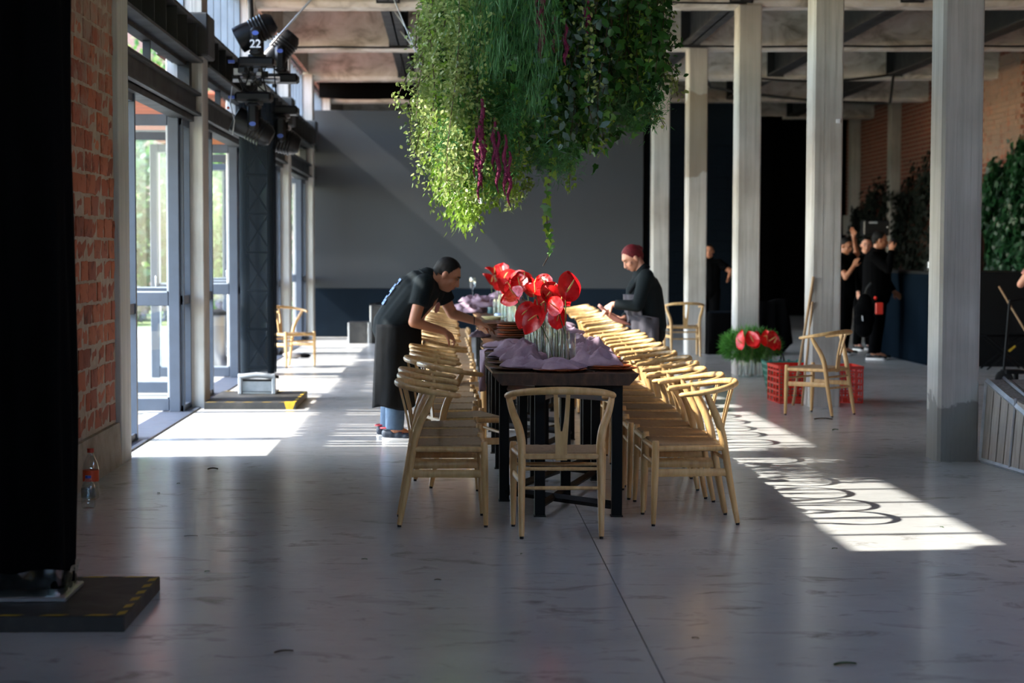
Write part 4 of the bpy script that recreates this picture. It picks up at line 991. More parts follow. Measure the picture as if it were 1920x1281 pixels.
# ------------------------------------------------------------ truss towers under black cloth on low platforms
def platform(loc, sx, sy, h, label, stripes):
    t = thing('base_platform', label, 'platform', loc)
    MB().cbox(0, sx, 0, sy, 0, h, .004).build('board', MAT['board'], t, 0)
    random.seed(len(label))
    tp = MB()
    for a in stripes:
        tp.add([(a[0],a[1],h+.0012),(a[2],a[3],h+.0012),(a[4],a[5],h+.0012),(a[6],a[7],h+.0012)], [(0,1,2,3)])
    tp.build('warning_tape', MAT['yellow_tape'], t, 0); return t, tp
def tapes(sx, sy, n, w=.03):
    out = []
    for i in range(n):
        x = sx*i/n; out.append((x+.01, .004, x+.01+sx/n*.5, .004, x+.04+sx/n*.5, .004+w, x+.04, .004+w))
        out.append((x+.01, sy-.004-w, x+.01+sx/n*.5, sy-.004-w, x+.04+sx/n*.5, sy-.004, x+.04, sy-.004))
    for i in range(n):
        y = sy*i/n; out.append((sx-.004-w, y+.01, sx-.004, y+.04, sx-.004, y+.04+sy/n*.5, sx-.004-w, y+.01+sy/n*.5))
    return out
platform((-2.26, 7.52, 0), 1.02, .93, .062, 'scuffed black platform with worn yellow tape under the near black tower', tapes(1.02, .93, 6)[::1])
t2, _ = platform((-2.27, 18.32, 0), .85, 1.5, .065, 'black platform with yellow edge tape under the far truss tower', tapes(.85, 1.5, 5))
MB().add([(.76,-.003,.0),(.82,-.003,.0),(.846,-.003,.066),(.74,-.003,.066),(.74,.09,.067),(.846,.07,.067)], [(0,1,2,3),(3,2,5,4)]).build('warning_tape', MAT['yellow_tape'], t2, 0)
def truss_tower(loc, s, h, label, zc0, drape, mt='aluminium'):
    t = thing('truss_tower', label, 'tower', loc)
    tr = 'leg'
    for x in (-1,1):
        for y in (-1,1): MB().tube([(x*(s/2-.045), y*(s/2-.045), .02), (x*(s/2-.045), y*(s/2-.045), h)], .022, 8).build('chord', MAT[mt], t, 60)
    b = MB(); z = .25; k = 0; c = s/2-.045
    while z < h-.4:
        for P0, P1 in (((-c,-c),(c,-c)), ((c,-c),(c,c)), ((c,c),(-c,c)), ((-c,c),(-c,-c))):
            p0, p1 = (P0, P1) if k % 2 else (P1, P0)
            b.tube([(p0[0],p0[1],z), (p1[0],p1[1],z+.38)], .010, 6); b.tube([(p0[0],p0[1],z), (p1[0],p1[1],z)], .010, 6)
        z += .38; k += 1
    b.build('lattice', MAT[mt], t, 60)
    MB().cbox(-s/2-.02, s/2+.02, -s/2-.02, s/2+.02, 0, .02, .004).build('foot_plate', MAT['aluminium'], t, 0)
    # loose cloth sleeve
    rs = random.Random(len(label)); V, F = [], []; nA, nZ = 64, 34
    for i in range(nZ+1):
        zz = zc0 + (h+.05-zc0)*i/nZ
        for j in range(nA):
            a = 2*math.pi*j/nA; ca, sa = math.cos(a), math.sin(a); q = (abs(ca)**9+abs(sa)**9)**(-1/9)
            r = s/2*q*1.02 + drape*(.35*math.sin(j*.9+zz*2.2)+.5*nz_.noise(Vector((ca*2, sa*2, zz*.9)))+.35*nz_.noise(Vector((ca*6, sa*6, zz*1.6))))
            V.append((ca*r, sa*r, zz))
        if i:
            for j in range(nA): F.append(((i-1)*nA+j, (i-1)*nA+(j+1)%nA, i*nA+(j+1)%nA, i*nA+j))
    return t, (V, F)
t, (V, F) = truss_tower((-1.722, 8.02, .062), .36, 4.9, 'tall lighting tower sleeved in black cloth, close at the left edge', .05, .022)
MB().add(V, F).build('cloth_sleeve', MAT['black_cloth'], t, 70)
# shrink film bunched round its foot
V, F = [], []
for i in range(5):
    for j in range(40):
        a = 2*math.pi*j/40; q = (abs(math.cos(a))**8+abs(math.sin(a))**8)**(-1/8); r = .182*q + .006*math.sin(j*1.7+i*2)+.004*i; V.append((math.cos(a)*r, math.sin(a)*r, .01+.028*i+.01*math.sin(j*.8)*(i == 4)))
    if i:
        for j in range(40): F.append(((i-1)*40+j, (i-1)*40+(j+1)%40, i*40+(j+1)%40, i*40+j))
MB().add(V, F).build('plastic_film', MAT['film'], t, 70)
t, (V, F) = truss_tower((-1.885, 19.6, .065), .33, 2.86, 'truss tower sleeved in dark mesh beside the glass doors, moving lights on top', .20, .003, 'black_paint')
mesh_m = glass('dark_stage_mesh', (.20,.22,.25), .0, 1.3)
nt = mesh_m.node_tree; g = [n for n in nt.nodes if n.type == 'BSDF_GLOSSY'][0]; df = N(nt, 'ShaderNodeBsdfDiffuse'); df.inputs[0].default_value = lin('3b444d'); mx = [n for n in nt.nodes if n.type == 'MIX_SHADER'][0]
for l in list(mx.inputs[0].links): nt.links.remove(l)
mx.inputs[0].default_value = .4; nt.links.new(df.outputs[0], mx.inputs[2])
MB().add(V, F).build('mesh_sleeve', mesh_m, t, 70)
MB().cbox(-.18,.18,-.19,-.165,.02,.15,.006).build('clamp_plate', MAT['alu_white'], t, 0)
MB().tube([(-.17,-.2,.17),(0,-.215,.19),(.17,-.2,.17)], .022, 8, ell=(1.2,.8)).build('clamp_bar', MAT['alu_white'], t, 60)
for x in (-1,1): MB().cbox(x*.165-.018, x*.165+.018, -.215, -.16, .0, .2, .006).build('clamp_post', MAT['alu_white'], t, 0)
MB().cbox(-.14,.14,-.2,-.19,.125,.145,.002).build('clamp_slot', MAT['rubber'], t, 0)
MB().tube([(.18,-.2,.17),(.215,-.2,.165)], .014, 8).build('clamp_bolt', MAT['cutlery'], t, 60)

# ------------------------------------------------------------ rigging arm with moving heads
rg = thing('rigging_arm', 'short rig of clamps and pipes crossing the top of the far truss tower', 'rig', (-1.83, 19.2, 3.10))
MB().tube([(0,-.62,-.02),(0,.9,-.02)], .026, 14, cap=False).build('pipe', MAT['aluminium'], rg, 60); MB().tube([(0,-.615,-.02),(0,.89,-.02)], .020, 12).build('pipe_bore', MAT['rubber'], rg, 60)
MB().tube([(-.2,.0,.02),(.2,.0,.02)], .025, 12).build('pipe', MAT['aluminium'], rg, 60); MB().tube([(-.2,-.45,-.03),(.22,-.45,-.03)], .022, 12).build('pipe', MAT['aluminium'], rg, 60)
random.seed(44)
for k in range(16):
    x, y, z = random.uniform(-.19,.19), random.uniform(-.6,-.2), random.uniform(-.13,.11); s = random.uniform(.018,.04)
    MB().cbox(x-s, x+s, y-s*.6, y+s*.6, z-s*.8, z+s*.8, .005).build('clamp', MAT[random.choice(('aluminium','black_plastic','steel','black_plastic'))], rg, 0)
for k in range(7):
    a = random.uniform(-.2,.2); MB().tube(sag((a,-.5,.1), (random.uniform(-.22,.22),-.55,-.16), random.uniform(.03,.1), 8), .006, 6).build('signal_cable', MAT['rubber'], rg, 60)
MB().tube([(-.19,-.6,-.1),(-.21,-.62,-.25),(-.17,-.62,-.42),(-.19,-.6,-.55)], .006, 6).build('signal_cable', MAT['alu_white'], rg, 60)
MB().ball((-.23,-.6,-.30), .014, 8, 6).build('cable_tag', MAT['red_cap'], rg, 60)
for z in (.13,-.20): MB().cbox(-.23,-.17,-.6,-.55,z-.014,z+.014,.004).build('blue_tape', MAT['blue_badge'], rg, 0)
def moving_head(loc, up, tilt, label, num=None):
    """base, U-shaped yoke and a tilted barrel head; up = +1 standing, -1 hanging"""
    t = thing('moving_head_light', label, 'stage light', loc, 0, 'moving head lights on the tower')
    z = lambda h: up*h
    def bx(x0,x1,y0,y1,a,b,c): lo, hi = sorted((z(a), z(b))); return MB().cbox(x0,x1,y0,y1,lo,hi,c)
    bx(-.17,.17,-.14,.14,0,.085,.02).build('base', MAT['black_plastic'], t, 30)
    MB().tube([(0,0,z(.085)),(0,0,z(.115))], .085, 20).build('turntable', MAT['grey_plastic'], t, 50)
    # yoke arms carry the head at the sides (front and back from here)
    for s in (-1,1):
        bx(-.052,.052,s*.135-.032,s*.135+.032,.11,.36,.028).build('yoke_arm', MAT['black_plastic'], t, 40)
        o = MB().lathe([(0,0),(.026,0),(.026,.004),(0,.004)], 18).build('badge', MAT['blue_badge'], t, 50); o.matrix_local = Matrix.Translation((0, s*.168, z(.30))) @ Matrix.Rotation(math.pi/2*(1 if s < 0 else -1), 4, 'X') @ Matrix.Diagonal((1.2,.8,1,1))
    bx(-.06,.06,-.16,.16,.10,.15,.02).build('yoke_base', MAT['black_plastic'], t, 40)
    H = Matrix.Translation((0,0,z(.34))) @ Matrix.Rotation(tilt, 4, 'Y')
    MB().lathe([(0,-.19),(.07,-.185),(.105,-.14),(.118,-.04),(.12,.06),(.128,.13),(.128,.20),(.11,.205),(.0,.19)], 22, M=H).build('head', MAT['black_plastic'], t, 35)
    MB().lathe([(0,.203),(.11,.206),(.116,.19)], 22, M=H).build('lens', MAT['lens'], t, 40)
    fin = MB()
    for q in range(5): fin.lathe([(.121,-.10+.03*q),(.127,-.09+.03*q),(.121,-.08+.03*q)], 22, M=H)
    fin.build('cooling_fin', MAT['black_plastic'], t, 40)
    if num:
        c = bpy.data.curves.new('numerals', 'FONT'); c.body = num; c.size = .105; c.align_x = 'CENTER'; c.extrude = .001; c.offset = .002
        ob = bpy.data.objects.new('tmp', c); COL.objects.link(ob); me = bpy.data.meshes.new_from_object(ob.evaluated_get(bpy.context.evaluated_depsgraph_get())); bpy.data.objects.remove(ob)
        me.materials.clear(); o = link('numerals', me, MAT['white_print'], t); o.matrix_local = Matrix.Translation((0, -.1695, z(.165))) @ Matrix.Rotation(math.pi/2, 4, 'X')
    return t
moving_head((-1.80, 18.72, 3.19), 1, math.radians(-118), 'black moving head light marked 22, standing on top of the rig', '22')
moving_head((-1.66, 19.75, 3.13), 1, math.radians(-140), 'second black moving head light, standing behind the one marked 22')
moving_head((-1.83, 18.72, 2.95), -1, math.radians(-62), 'large black moving head light hanging under the rig, nose down to the left')
moving_head((-1.66, 19.75, 2.90), -1, math.radians(-75), 'black moving head light hanging farther back, half hidden behind the other')
cable('steel_cable', [(-1.70, 19.0, 3.42), (-1.14, 19.0, 4.05), (-.75, 19.1, 4.46)], .011, 'taut steel cable running up from the moving lights to a joist', 'aluminium', 'cable')
cable('cable', [(-2.02, 20.5, 3.55), (-2.04, 20.5, 4.1), (-2.06, 20.5, 4.6)], .03, 'thick black cable dropping from the roof behind the moving lights')

# ------------------------------------------------------------ bottles by the brick bay
def bottle(loc, r, h, cap, label, lab=None):
    t = thing('plastic_bottle', label, 'bottle', loc)
    MB().lathe([(0,.006),(r*.8,0),(r,.012),(r,h*.28),(r*.94,h*.32),(r,h*.36),(r,h*.60),(r*.85,h*.72),(r*.45,h*.86),(r*.36,h*.90),(r*.36,h*.93)], 22).build('body', MAT['pet'], t, 50)
    MB().lathe([(0,h*.92),(r*.43,h*.92),(r*.43,h),(0,h)], 18).build('cap', MAT[cap], t, 40)
    if lab: MB().lathe([(r*1.01,h*lab[0]),(r*1.01,h*lab[1])], 22).build('label_band', lab[2], t, 60)
    return t
bottle((-2.105, 11.62, 0), .047, .30, 'red_cap', 'taller clear bottle with red cap and red label by the brick wall', (.36,.58,MAT['red_label']))
lb = noisy('clear_blue_label', ['c9cdd0','3f5e8a','c2c7cb'], 14, (1,1,.4), (.3,.4), 0)
bottle((-2.048, 11.22, 0), .040, .185, 'blue_cap', 'short clear water bottle with blue cap in front of the red-capped one', (.32,.62,glass('bottle_film', (.6,.68,.74), 1.2)))

# ------------------------------------------------------------ right side: crates, brooms, flower vases
def crate(loc, rz, sx, sy, h, mat, label, nb=(5,4,6)):
    t = thing('plastic_crate', label, 'crate', loc, rz)
    nx, ny, nzz = nb
    for nm, s, a in (('long_side', -sy/2, 0), ('long_side', sy/2, 0), ('short_side', -sx/2, 1), ('short_side', sx/2, 1)):
        m = MB(); L_ = sx if a == 0 else sy; n = nx if a == 0 else ny
        def bar(u0, u1, z0, z1, th=.009):
            if a == 0: m.cbox(u0, u1, s-th/2, s+th/2, z0, z1, .002)
            else: m.cbox(s-th/2, s+th/2, u0, u1, z0, z1, .002)
        for k in range(n+1): c = -L_/2 + L_*k/n; bar(max(-L_/2,c-.010), min(L_/2,c+.010), 0, h, .013)
        for k in range(nzz+1): c = h*k/nzz; bar(-L_/2, L_/2, max(0,c-.009), min(h,c+.009), .011)
        bar(-L_/2, L_/2, h-.03, h, .022)
        m.build(nm, mat, t, 0)
    MB().cbox(-sx/2, sx/2, -sy/2, sy/2, 0, .012, .002).build('bottom', mat, t, 0); return t
crate((3.38, 19.28, 0), .05, .38, .52, .37, MAT['red_crate'], 'red plastic crate left of the second column, behind the lone chair')
crate((3.86, 19.32, 0), .0, .34, .5, .36, MAT['red_crate'], 'red plastic crate right of the second column')
t = thing('plastic_basket', 'teal tapered plastic basket left of the red crate', 'basket', (3.42, 20.1, 0))
for k in range(4):
    m = MB(); A = Matrix.Rotation(k*math.pi/2, 4, 'Z')
    def bar3(u0, u1, z0, z1):
        v = []
        for z in (z0, z1):
            o = .125+.06*z/.36
            for u in (u0, u1):
                for th in (0, .012): v.append((u*(o/.155), -o-th, z))
        m.add(v, [(0,2,3,1),(4,5,7,6),(0,1,5,4),(2,6,7,3),(0,4,6,2),(1,3,7,5)], M=A)
    for q in range(5): c = -.155+.31*q/4; bar3(max(-.155,c-.012), min(.155,c+.012), 0, .36)
    for q in range(6): bar3(-.155, .155, max(0,.066*q-.012), min(.36,.066*q+.014))
    m.build('side_panel', MAT['teal_crate'], t, 0)
MB().cbox(-.12,.12,-.12,.12,0,.012,.002).build('bottom', MAT['teal_crate'], t, 0)
def stick(name, a, b, r, label, cat='broom', head=True):
    t = thing(name, label, cat, a); b = Vector(b)-Vector(a)
    MB().tube([b*.0, b], r, 10).build('handle', MAT['broom_wood'], t, 60)
    return t
stick('broom', (3.30, 18.80, 0), (3.44, 18.56, 1.235), .0135, 'longer wooden broom handle leaning on the second column, left of it')
stick('broom', (3.385, 18.78, 0), (3.435, 18.57, 1.0), .011, 'paler thin wooden stick leaning on the second column')
stick('broom', (3.735, 18.78, 0), (3.70, 18.7, 1.34), .013, 'upright pale broom stick behind the right edge of the second column')
GV = 'glass vases on the floor by the third column'
random.seed(4)
fl_xy = [(3.44,23.1),(3.51,23.05),(3.58,23.2),(3.66,23.1),(3.73,23.25),(3.80,23.15),(3.86,23.3)]
for i, (x, y) in enumerate(fl_xy): 
    vv = vase((x, y, 0), (0,2,0,2,0,2,0)[i], 'clear glass vase on the floor by the third column, %s from the left' % ORD[i], GV); vv.scale = (1.25,1.25,1.05)
for i, (k, dx, hz, fc, rl) in enumerate(((0,.0,.40,(-.8,-.5,.1),.2),(1,.05,.42,(-.3,-.8,.4),.5),(2,.0,.40,(.3,-.8,.4),-.5),(3,.08,.43,(.7,-.6,.2),-.8),(4,.03,.41,(-.2,-.9,.4),.2),(5,.0,.39,(.4,-.8,.3),-.2),(6,.0,.38,(.7,-.6,.2),.6))):
    x, y = fl_xy[k]; anthurium((x, y, .018), (x+dx, y-.09, hz), fc, rl, 1.25, 'red anthurium in the floor vases by the third column, %s from the left' % ORD[i], 'anthuriums in the floor vases', i)
rs = np.random.RandomState(3)
def fern_spray(loc, r, n, mat, L=.06, seed=0, zs=1.0):
    rs = np.random.RandomState(seed); u = unit(n, rs); rad = rs.uniform(.1, 1, n)**.6
    P = u*rad[:,None]*np.array(r); D = u*.8 + unit(n, rs)*.6; D[:,2] += .2
    V, F = leaf_arrays(P, D, unit(n, rs), rs.uniform(.6,1.3,n)*L, rs.uniform(.08,.14,n)*L, 'lance'); return V, F
V, F = fern_spray(None, (.36,.10,.19), 3600, None, .095, 1)
t = thing('fern_bunch', 'feathery green fern bunch in the floor vases by the third column', 'fern', (3.64, 23.22, .0))
o = link('fronds', np_mesh('fronds', V + np.array((-.06,0.10,.36)), F, leafmat('floor_fern', ['3f8030','5a9c40','78b455'], .4)), None, t); o['kind'] = 'stuff'
MB().tube([(-.2,.0,.02),(-.12,.02,.3)], .004, 6).tube([(.02,0,.02),(.0,.02,.3)], .004, 6).tube([(.16,.02,.02),(.12,.02,.36)], .004, 6).build('stalk', MAT['stem'], t, 60)
# black covered box table and its little white item
t = thing('covered_table', 'low table draped in black cloth between the fourth and third columns', 'table', (4.02, 28.6, 0))
V, F = [], []
for i in range(7):
    for j in range(48):
        a = 2*math.pi*j/48; q = (abs(math.cos(a))**9+abs(math.sin(a))**9)**(-1/9); r = q*(.30+.012*(6-i)/6*math.sin(j*1.3)); V.append((math.cos(a)*r, math.sin(a)*r, .60*i/6))
    if i:
        for j in range(48): F.append(((i-1)*48+j, (i-1)*48+(j+1)%48, i*48+(j+1)%48, i*48+j))
F.append(tuple(6*48+j for j in range(48))); MB().add(V, F).build('black_cover', MAT['black_cloth'], t, 60)
MB().cbox(-.28,.28,-.28,.28,.602,.615,.004).build('tabletop', MAT['navy'], t, 0)
MB().ball((0,0,.03), (.035,.035,.03), 12, 6).build('white_cup', MAT['white_print'], None, 60, (4.16, 26.6, .30), label='small white cup on the seat of the pale chair behind the third column', cat='cup')
t = thing('stool', 'low pale stool mostly hidden behind the third column', 'stool', (4.20, 26.65, 0)); MB().cbox(-.12,.12,-.12,.12,.27,.30,.006).build('seat', MAT['oak'], t, 0)
for x in (-1,1):
    for y in (-1,1): MB().tube([(x*.1,y*.1,0),(x*.1,y*.1,.27)], .012, 8).build('leg', MAT['black_paint'], t, 60)
# folding chair with a black jacket over it
t = thing('folding_chair', 'black metal folding chair behind the floor flowers, holding a jacket', 'chair', (4.02, 24.7, 0))
for s in (-1,1):
    MB().tube([(s*.19,.25,.0),(s*.19,-.17,.86)], .011, 8).build('leg', MAT['black_paint'], t, 60); MB().tube([(s*.17,-.28,.0),(s*.17,.2,.45)], .011, 8).build('leg', MAT['black_paint'], t, 60)
MB().cbox(-.19,.19,-.12,.25,.43,.45,.006).build('seat', MAT['black_paint'], t, 0); MB().cbox(-.19,.19,-.18,-.155,.66,.84,.006).build('backrest', MAT['black_paint'], t, 0)
V, F = [], []
for i in range(20):
    s = i/19
    for j in range(13):
        q = j/12-.5; wv = .02*math.sin(q*16+s*3)+.012*math.sin(q*31)
        if s < .12: p_ = (q*.40, -.12-.09*s/.12, .86+.02*math.sin(q*5))
        else: p_ = (q*(.36+.10*(s-.12))+.05*(s-.2), -.215-wv*(s+.2)-.04*math.sin(s*3), .88-.62*(s-.12)/.88*(1+.13*math.sin(q*7+1)))
        V.append(p_)
    if i:
        for j in range(12): F.append(((i-1)*13+j, (i-1)*13+j+1, i*13+j+1, i*13+j))
o = MB().add(V, F).build('jacket', MAT['black_cloth'], None, 70, (4.02, 24.7, 0), label='black jacket hung over the folding chair behind the floor flowers', cat='jacket'); o.modifiers.new('t','SOLIDIFY').thickness = .012

# ------------------------------------------------------------ bar counter and things about it
t = thing('bar_counter', 'dark navy bar counter standing behind the columns at right', 'counter', (0,0,0))
MB().add([(6.24,25.4,0),(7.75,25.2,0),(7.6,28.5,0),(6.24,28.5,0),(6.24,25.4,1.19),(7.75,25.2,1.19),(7.6,28.5,1.19),(6.24,28.5,1.19)], [(0,3,2,1),(4,5,6,7),(0,1,5,4),(1,2,6,5),(2,3,7,6),(3,0,4,7)]).build('body', [MAT['navy_bar']], t, 0)
MB().add([(6.24,25.385,0),(7.75,25.185,0),(7.75,25.185,1.19),(6.24,25.385,1.19)], [(0,1,2,3)]).build('end_panel', MAT['black_paint'], t, 0)
MB().add([(6.22,25.37,1.19),(7.78,25.17,1.19),(7.63,28.53,1.19),(6.22,28.53,1.19),(6.22,25.37,1.225),(7.78,25.17,1.225),(7.63,28.53,1.225),(6.22,28.53,1.225)], [(0,3,2,1),(4,5,6,7),(0,1,5,4),(1,2,6,5),(2,3,7,6),(3,0,4,7)]).build('worktop', MAT['black_paint'], t, 0)
bx = thing('card_box', 'small white printed box on the bar worktop', 'box', (6.36, 25.75, 1.27)); MB().cbox(-.07,.07,-.05,.05,0,.085,.004).build('body', MAT['white_print'], bx, 0)
MB().add([(-.05,-.0512,.02),(-.01,-.0512,.02),(-.01,-.0512,.065),(-.05,-.0512,.065)], [(0,1,2,3)]).add([(.005,-.0512,.03),(.04,-.0512,.03),(.04,-.0512,.055),(.005,-.0512,.055)], [(0,1,2,3)]).build('print', MAT['grey_plastic'], bx, 0)
MB().cbox(-.11,.11,-.1,.1,0,.045,.01).build('tray', MAT['black_plastic'], None, 0, (6.36, 25.75, 1.225), label='low black tray under the white box on the bar', cat='tray')
MB().lathe([(0,0),(.035,0),(.04,.05),(.03,.07),(0,.072)], 14).build('paper_cup', MAT['broom_wood'], None, 40, (6.42, 25.95, 1.225), label='tan cup behind the white box on the bar', cat='cup')
MB().lathe([(0,0),(.16,0),(.17,.1),(.17,.40),(.14,.52),(.1,.55),(0,.56)], 22).build('drinks_urn', MAT['rubber'], None, 40, (7.08, 26.6, 1.225), label='dark rounded urn on the bar near the green wall', cat='urn')
t = thing('folding_stool', 'black folding stool with crossed legs and a yellow tag before the bar end', 'stool', (7.02, 24.75, 0))
for s in (-1,1):
    MB().tube([(-.25,s*.15,0),(.25,s*.15,.42)], .010, 8).build('leg', MAT['black_paint'], t, 60); MB().tube([(.25,s*.15,0),(-.25,s*.15,.42)], .010, 8).build('leg', MAT['black_paint'], t, 60)
MB().cbox(-.27,.27,-.17,.17,.42,.44,.006).build('seat', MAT['black_cloth'], t, 0); MB().tube([(.02,-.165,.235),(.10,-.165,.30)], .014, 8).build('yellow_tag', MAT['yellow_tape'], t, 60)
stick('broom', (7.42, 24.4, .12), (6.93, 24.7, 1.05), .012, 'wooden stick leaning across the black end of the bar')
t = thing('loudspeaker', 'black box speaker with a pale name strip, on a stand behind the bar people', 'speaker', (6.62, 30.6, 0))
MB().cbox(-.2,.2,-.14,.14,1.74,1.98,.02).build('cabinet', MAT['black_plastic'], t, 30); MB().cbox(-.12,.01,-.146,-.138,1.925,1.955,.002).build('name_strip', MAT['alu_white'], t, 0)
MB().ball((.17,-.145,1.87), .012, 8, 6).build('indicator', MAT['white_print'], t, 60); MB().tube([(0,0,.01),(0,0,1.74)], .02, 8).build('pole', MAT['black_paint'], t, 60); MB().lathe([(0,0),(.22,0),(.22,.015),(0,.03)], 18).build('pole_base', MAT['black_paint'], t, 40)
# wheeled trolley edge by the right frame side
t = thing('cart', 'black-wheeled trolley post at the right edge', 'cart', (6.02, 21.2, 0))
o = MB().lathe([(.03,-.02),(.085,-.022),(.10,-.012),(.10,.012),(.085,.022),(.03,.02)], 26, M=Matrix.Translation((0,0,.10)) @ Matrix.Rotation(math.pi/2, 4, 'X')).build('wheel', MAT['rubber'], t, 50)
MB().lathe([(0,-.026),(.028,-.026),(.028,.026),(0,.026)], 14, M=Matrix.Translation((0,0,.10)) @ Matrix.Rotation(math.pi/2, 4, 'X')).build('hub', MAT['grey_plastic'], o, 50)
for q in range(5): a = q*1.2566; MB().tube([(0,0,.10),(math.cos(a)*.085,0,.10+math.sin(a)*.085)], .008, 6).build('spoke', MAT['rubber'], o, 60)
MB().tube([(0,.03,.10),(.02,.03,.35),(.06,.03,.95)], .016, 8).build('post', MAT['black_paint'], t, 60); MB().tube([(.06,.03,.95),(.2,.03,.97)], .014, 8).build('handle', MAT['black_paint'], t, 60)
MB().cbox(.0,.2,-.1,.15,.16,.2,.006).build('deck', MAT['black_paint'], t, 0); MB().tube([(.16,.1,.0),(.16,.1,.17)], .03, 8).build('caster', MAT['rubber'], t, 60)
# plank ramp with aluminium edges
t = thing('access_ramp', 'weathered plank ramp with aluminium edges beside the nearest column', 'ramp', (0,0,0))
A0, A1 = Vector((3.715, 13.62, .004)), Vector((3.875, 11.6, .004)); dr = (A1-A0); Lr = dr.length; dr.normalize(); nx_ = Vector((dr.y*-1, dr.x, 0)); 
if nx_.x < 0: nx_ = -nx_
hz = lambda s: .575 - .20*s*Lr/.8*.5 if s*Lr < 2 else .1
n = 14
for k in range(n):
    s0, s1 = (k+.06)/n, (k+.94)/n; m = MB(); v = []
    for s in (s0, s1):
        p = A0 + dr*(Lr*s); ln = .10
        for off in (0, .02): 
            v += [(p.x+nx_.x*off, p.y+nx_.y*off, .03), (p.x+nx_.x*(off+ln*.35), p.y+nx_.y*(off+ln*.35), hz(s)-.03)]
    m.add(v, [(0,1,5,4),(2,6,7,3),(0,4,6,2),(1,3,7,5),(0,2,3,1),(4,5,7,6)]); m.build('plank', MAT['grey_wood'], t, 0)
def al(a, b, r=.014): return MB().tube([a, b], r, 4, ell=(1.2,.8), up=(0,0,1)).build('edge_bar', MAT['alu_white'], t, 0)
al(A0+Vector((0,0,.012)), A1+Vector((0,0,.012))); top0, top1 = A0+nx_*.035+Vector((0,0,hz(0)-.01)), A1+nx_*.035+Vector((0,0,hz(1)-.01)); al(top0, top1, .02); al(A0+Vector((0,0,.01)), top0)
for s in (.28, .52, .76): al(A0+dr*(Lr*s)+nx_*-.004+Vector((0,0,.02)), A0+dr*(Lr*s)+nx_*.031+Vector((0,0,hz(s)-.02)), .008)
for k in range(6):
    a, b = .05+.16*k, .20+.16*k; m = MB(); v = []
    for s in (0, 1):
        p = A0 + dr*(Lr*s)
        for off in (a, b): v += [(p.x+nx_.x*off, p.y+nx_.y*off, hz(s)-.02), (p.x+nx_.x*off, p.y+nx_.y*off, hz(s)+.004)]
    m.add(v, [(0,1,3,2),(4,6,7,5),(0,4,5,1),(2,3,7,6),(1,5,7,3),(0,2,6,4)]); m.build('deck_plank', MAT['grey_wood'], t, 0)
al(top0+nx_*.12+Vector((0,0,.02)), top1+nx_*.12+Vector((0,0,.02)), .012)
for a, b in ((A0+nx_*1.0, top0+nx_*.96), (A1+nx_*1.0, top1+nx_*.96)): al(a+Vector((0,0,.01)), b, .016)

# ------------------------------------------------------------ creeper on the right wall
def creeper(name, label, y0, y1, prof, n, seed, mat):
    rs = np.random.RandomState(seed); y = rs.uniform(y0, y1, n); zt = np.interp(y, [p[0] for p in prof], [p[1] for p in prof]); zb = np.interp(y, [p[0] for p in prof], [p[2] for p in prof])
    zt = zt + .18*np.sin(y*9+seed) + .1*np.sin(y*23); z = zb + (zt-zb)*rs.uniform(0, 1, n)
    P = np.stack([9.30 - rs.uniform(0, .22, n) - .06*np.sin(y*4+z*3), y, z], 1); D = np.stack([-rs.uniform(.0,.5,n), rs.normal(size=n)*.5, -rs.uniform(.4,1,n)], 1)
    Nn = np.stack([-np.ones(n), rs.normal(size=n)*.4, rs.normal(size=n)*.4+.3], 1)
    V, F = leaf_arrays(P, D, Nn, rs.uniform(.07,.13,n), rs.uniform(.07,.12,n), 'ivy')
    t = thing(name, label, 'creeper', (0,0,0)); o = link('foliage', np_mesh('foliage', V, F, mat), None, t); o['kind'] = 'stuff'
    for q in range(6):
        yy = y0+(y1-y0)*(q+.5)/6; MB().tube([(9.29, yy, .0), (9.27, yy+.1, 1.2), (9.29, yy-.05, 2.4)], .012, 6).build('stem', MAT['twig'], t, 60)
creeper('wall_creeper', 'dense green creeper covering the brick wall at the right edge', 31.0, 35.0, [(31,3.25,.3),(32.2,3.05,.3),(33.2,2.78,.3),(34.4,2.6,.3),(35,2.5,.3)], 9000, 2, MAT['wall_ivy'])
creeper('wall_creeper', 'dark straggling creeper on the shaded wall behind the bar', 36.5, 44.5, [(36.5,3.0,1.0),(38,3.3,.8),(40,2.6,1.2),(42,3.0,.6),(44.5,2.3,1.4)], 5200, 6, MAT['dark_ivy'])

# ------------------------------------------------------------ litter on the floor
def litter(name, x, y, s, rz, mat, label, curl=.3, w=.35):
    V, F = [], []
    for i in range(7):
        q = i/6; ww = w*abs(math.sin(math.pi*min(1, q*1.02)*.98+.03))**.7
        for j in (-1, 0, 1): V.append((q-.5, j*ww*.5, .03+curl*(abs(j)*.35+.25*math.sin(q*3.2))))
        if i:
            for j in range(2): F.append(((i-1)*3+j, (i-1)*3+j+1, i*3+j+1, i*3+j))
    o = MB().add(V, F).build(name, MAT[mat], None, 70, (x, y, 0), label=label, cat='leaf', group='fallen leaves on the floor'); o.scale = (s,s,s*.55); o.rotation_euler[2] = rz; return o
litter('dry_leaf', 1.40, 6.86, .085, .2, 'green_leaf', 'curled dark green leaf on the near floor at lower right')
litter('dry_leaf', -.60, 7.12, .075, .5, 'dry_leaf', 'dark twig-like leaf on the near floor below the platform')
litter('dry_leaf', -1.32, 10.08, .07, .1, 'dry_leaf', 'flat dark leaf on the floor left of the left chairs', .15)
litter('dry_leaf', -1.58, 13.2, .07, .3, 'dry_leaf', 'brown curled leaf by the edge of the left sun patch', .6)
litter('dry_leaf', -1.95, 7.06, .09, .7, 'dry_leaf', 'dark dry leaf at the lower left corner of the floor')
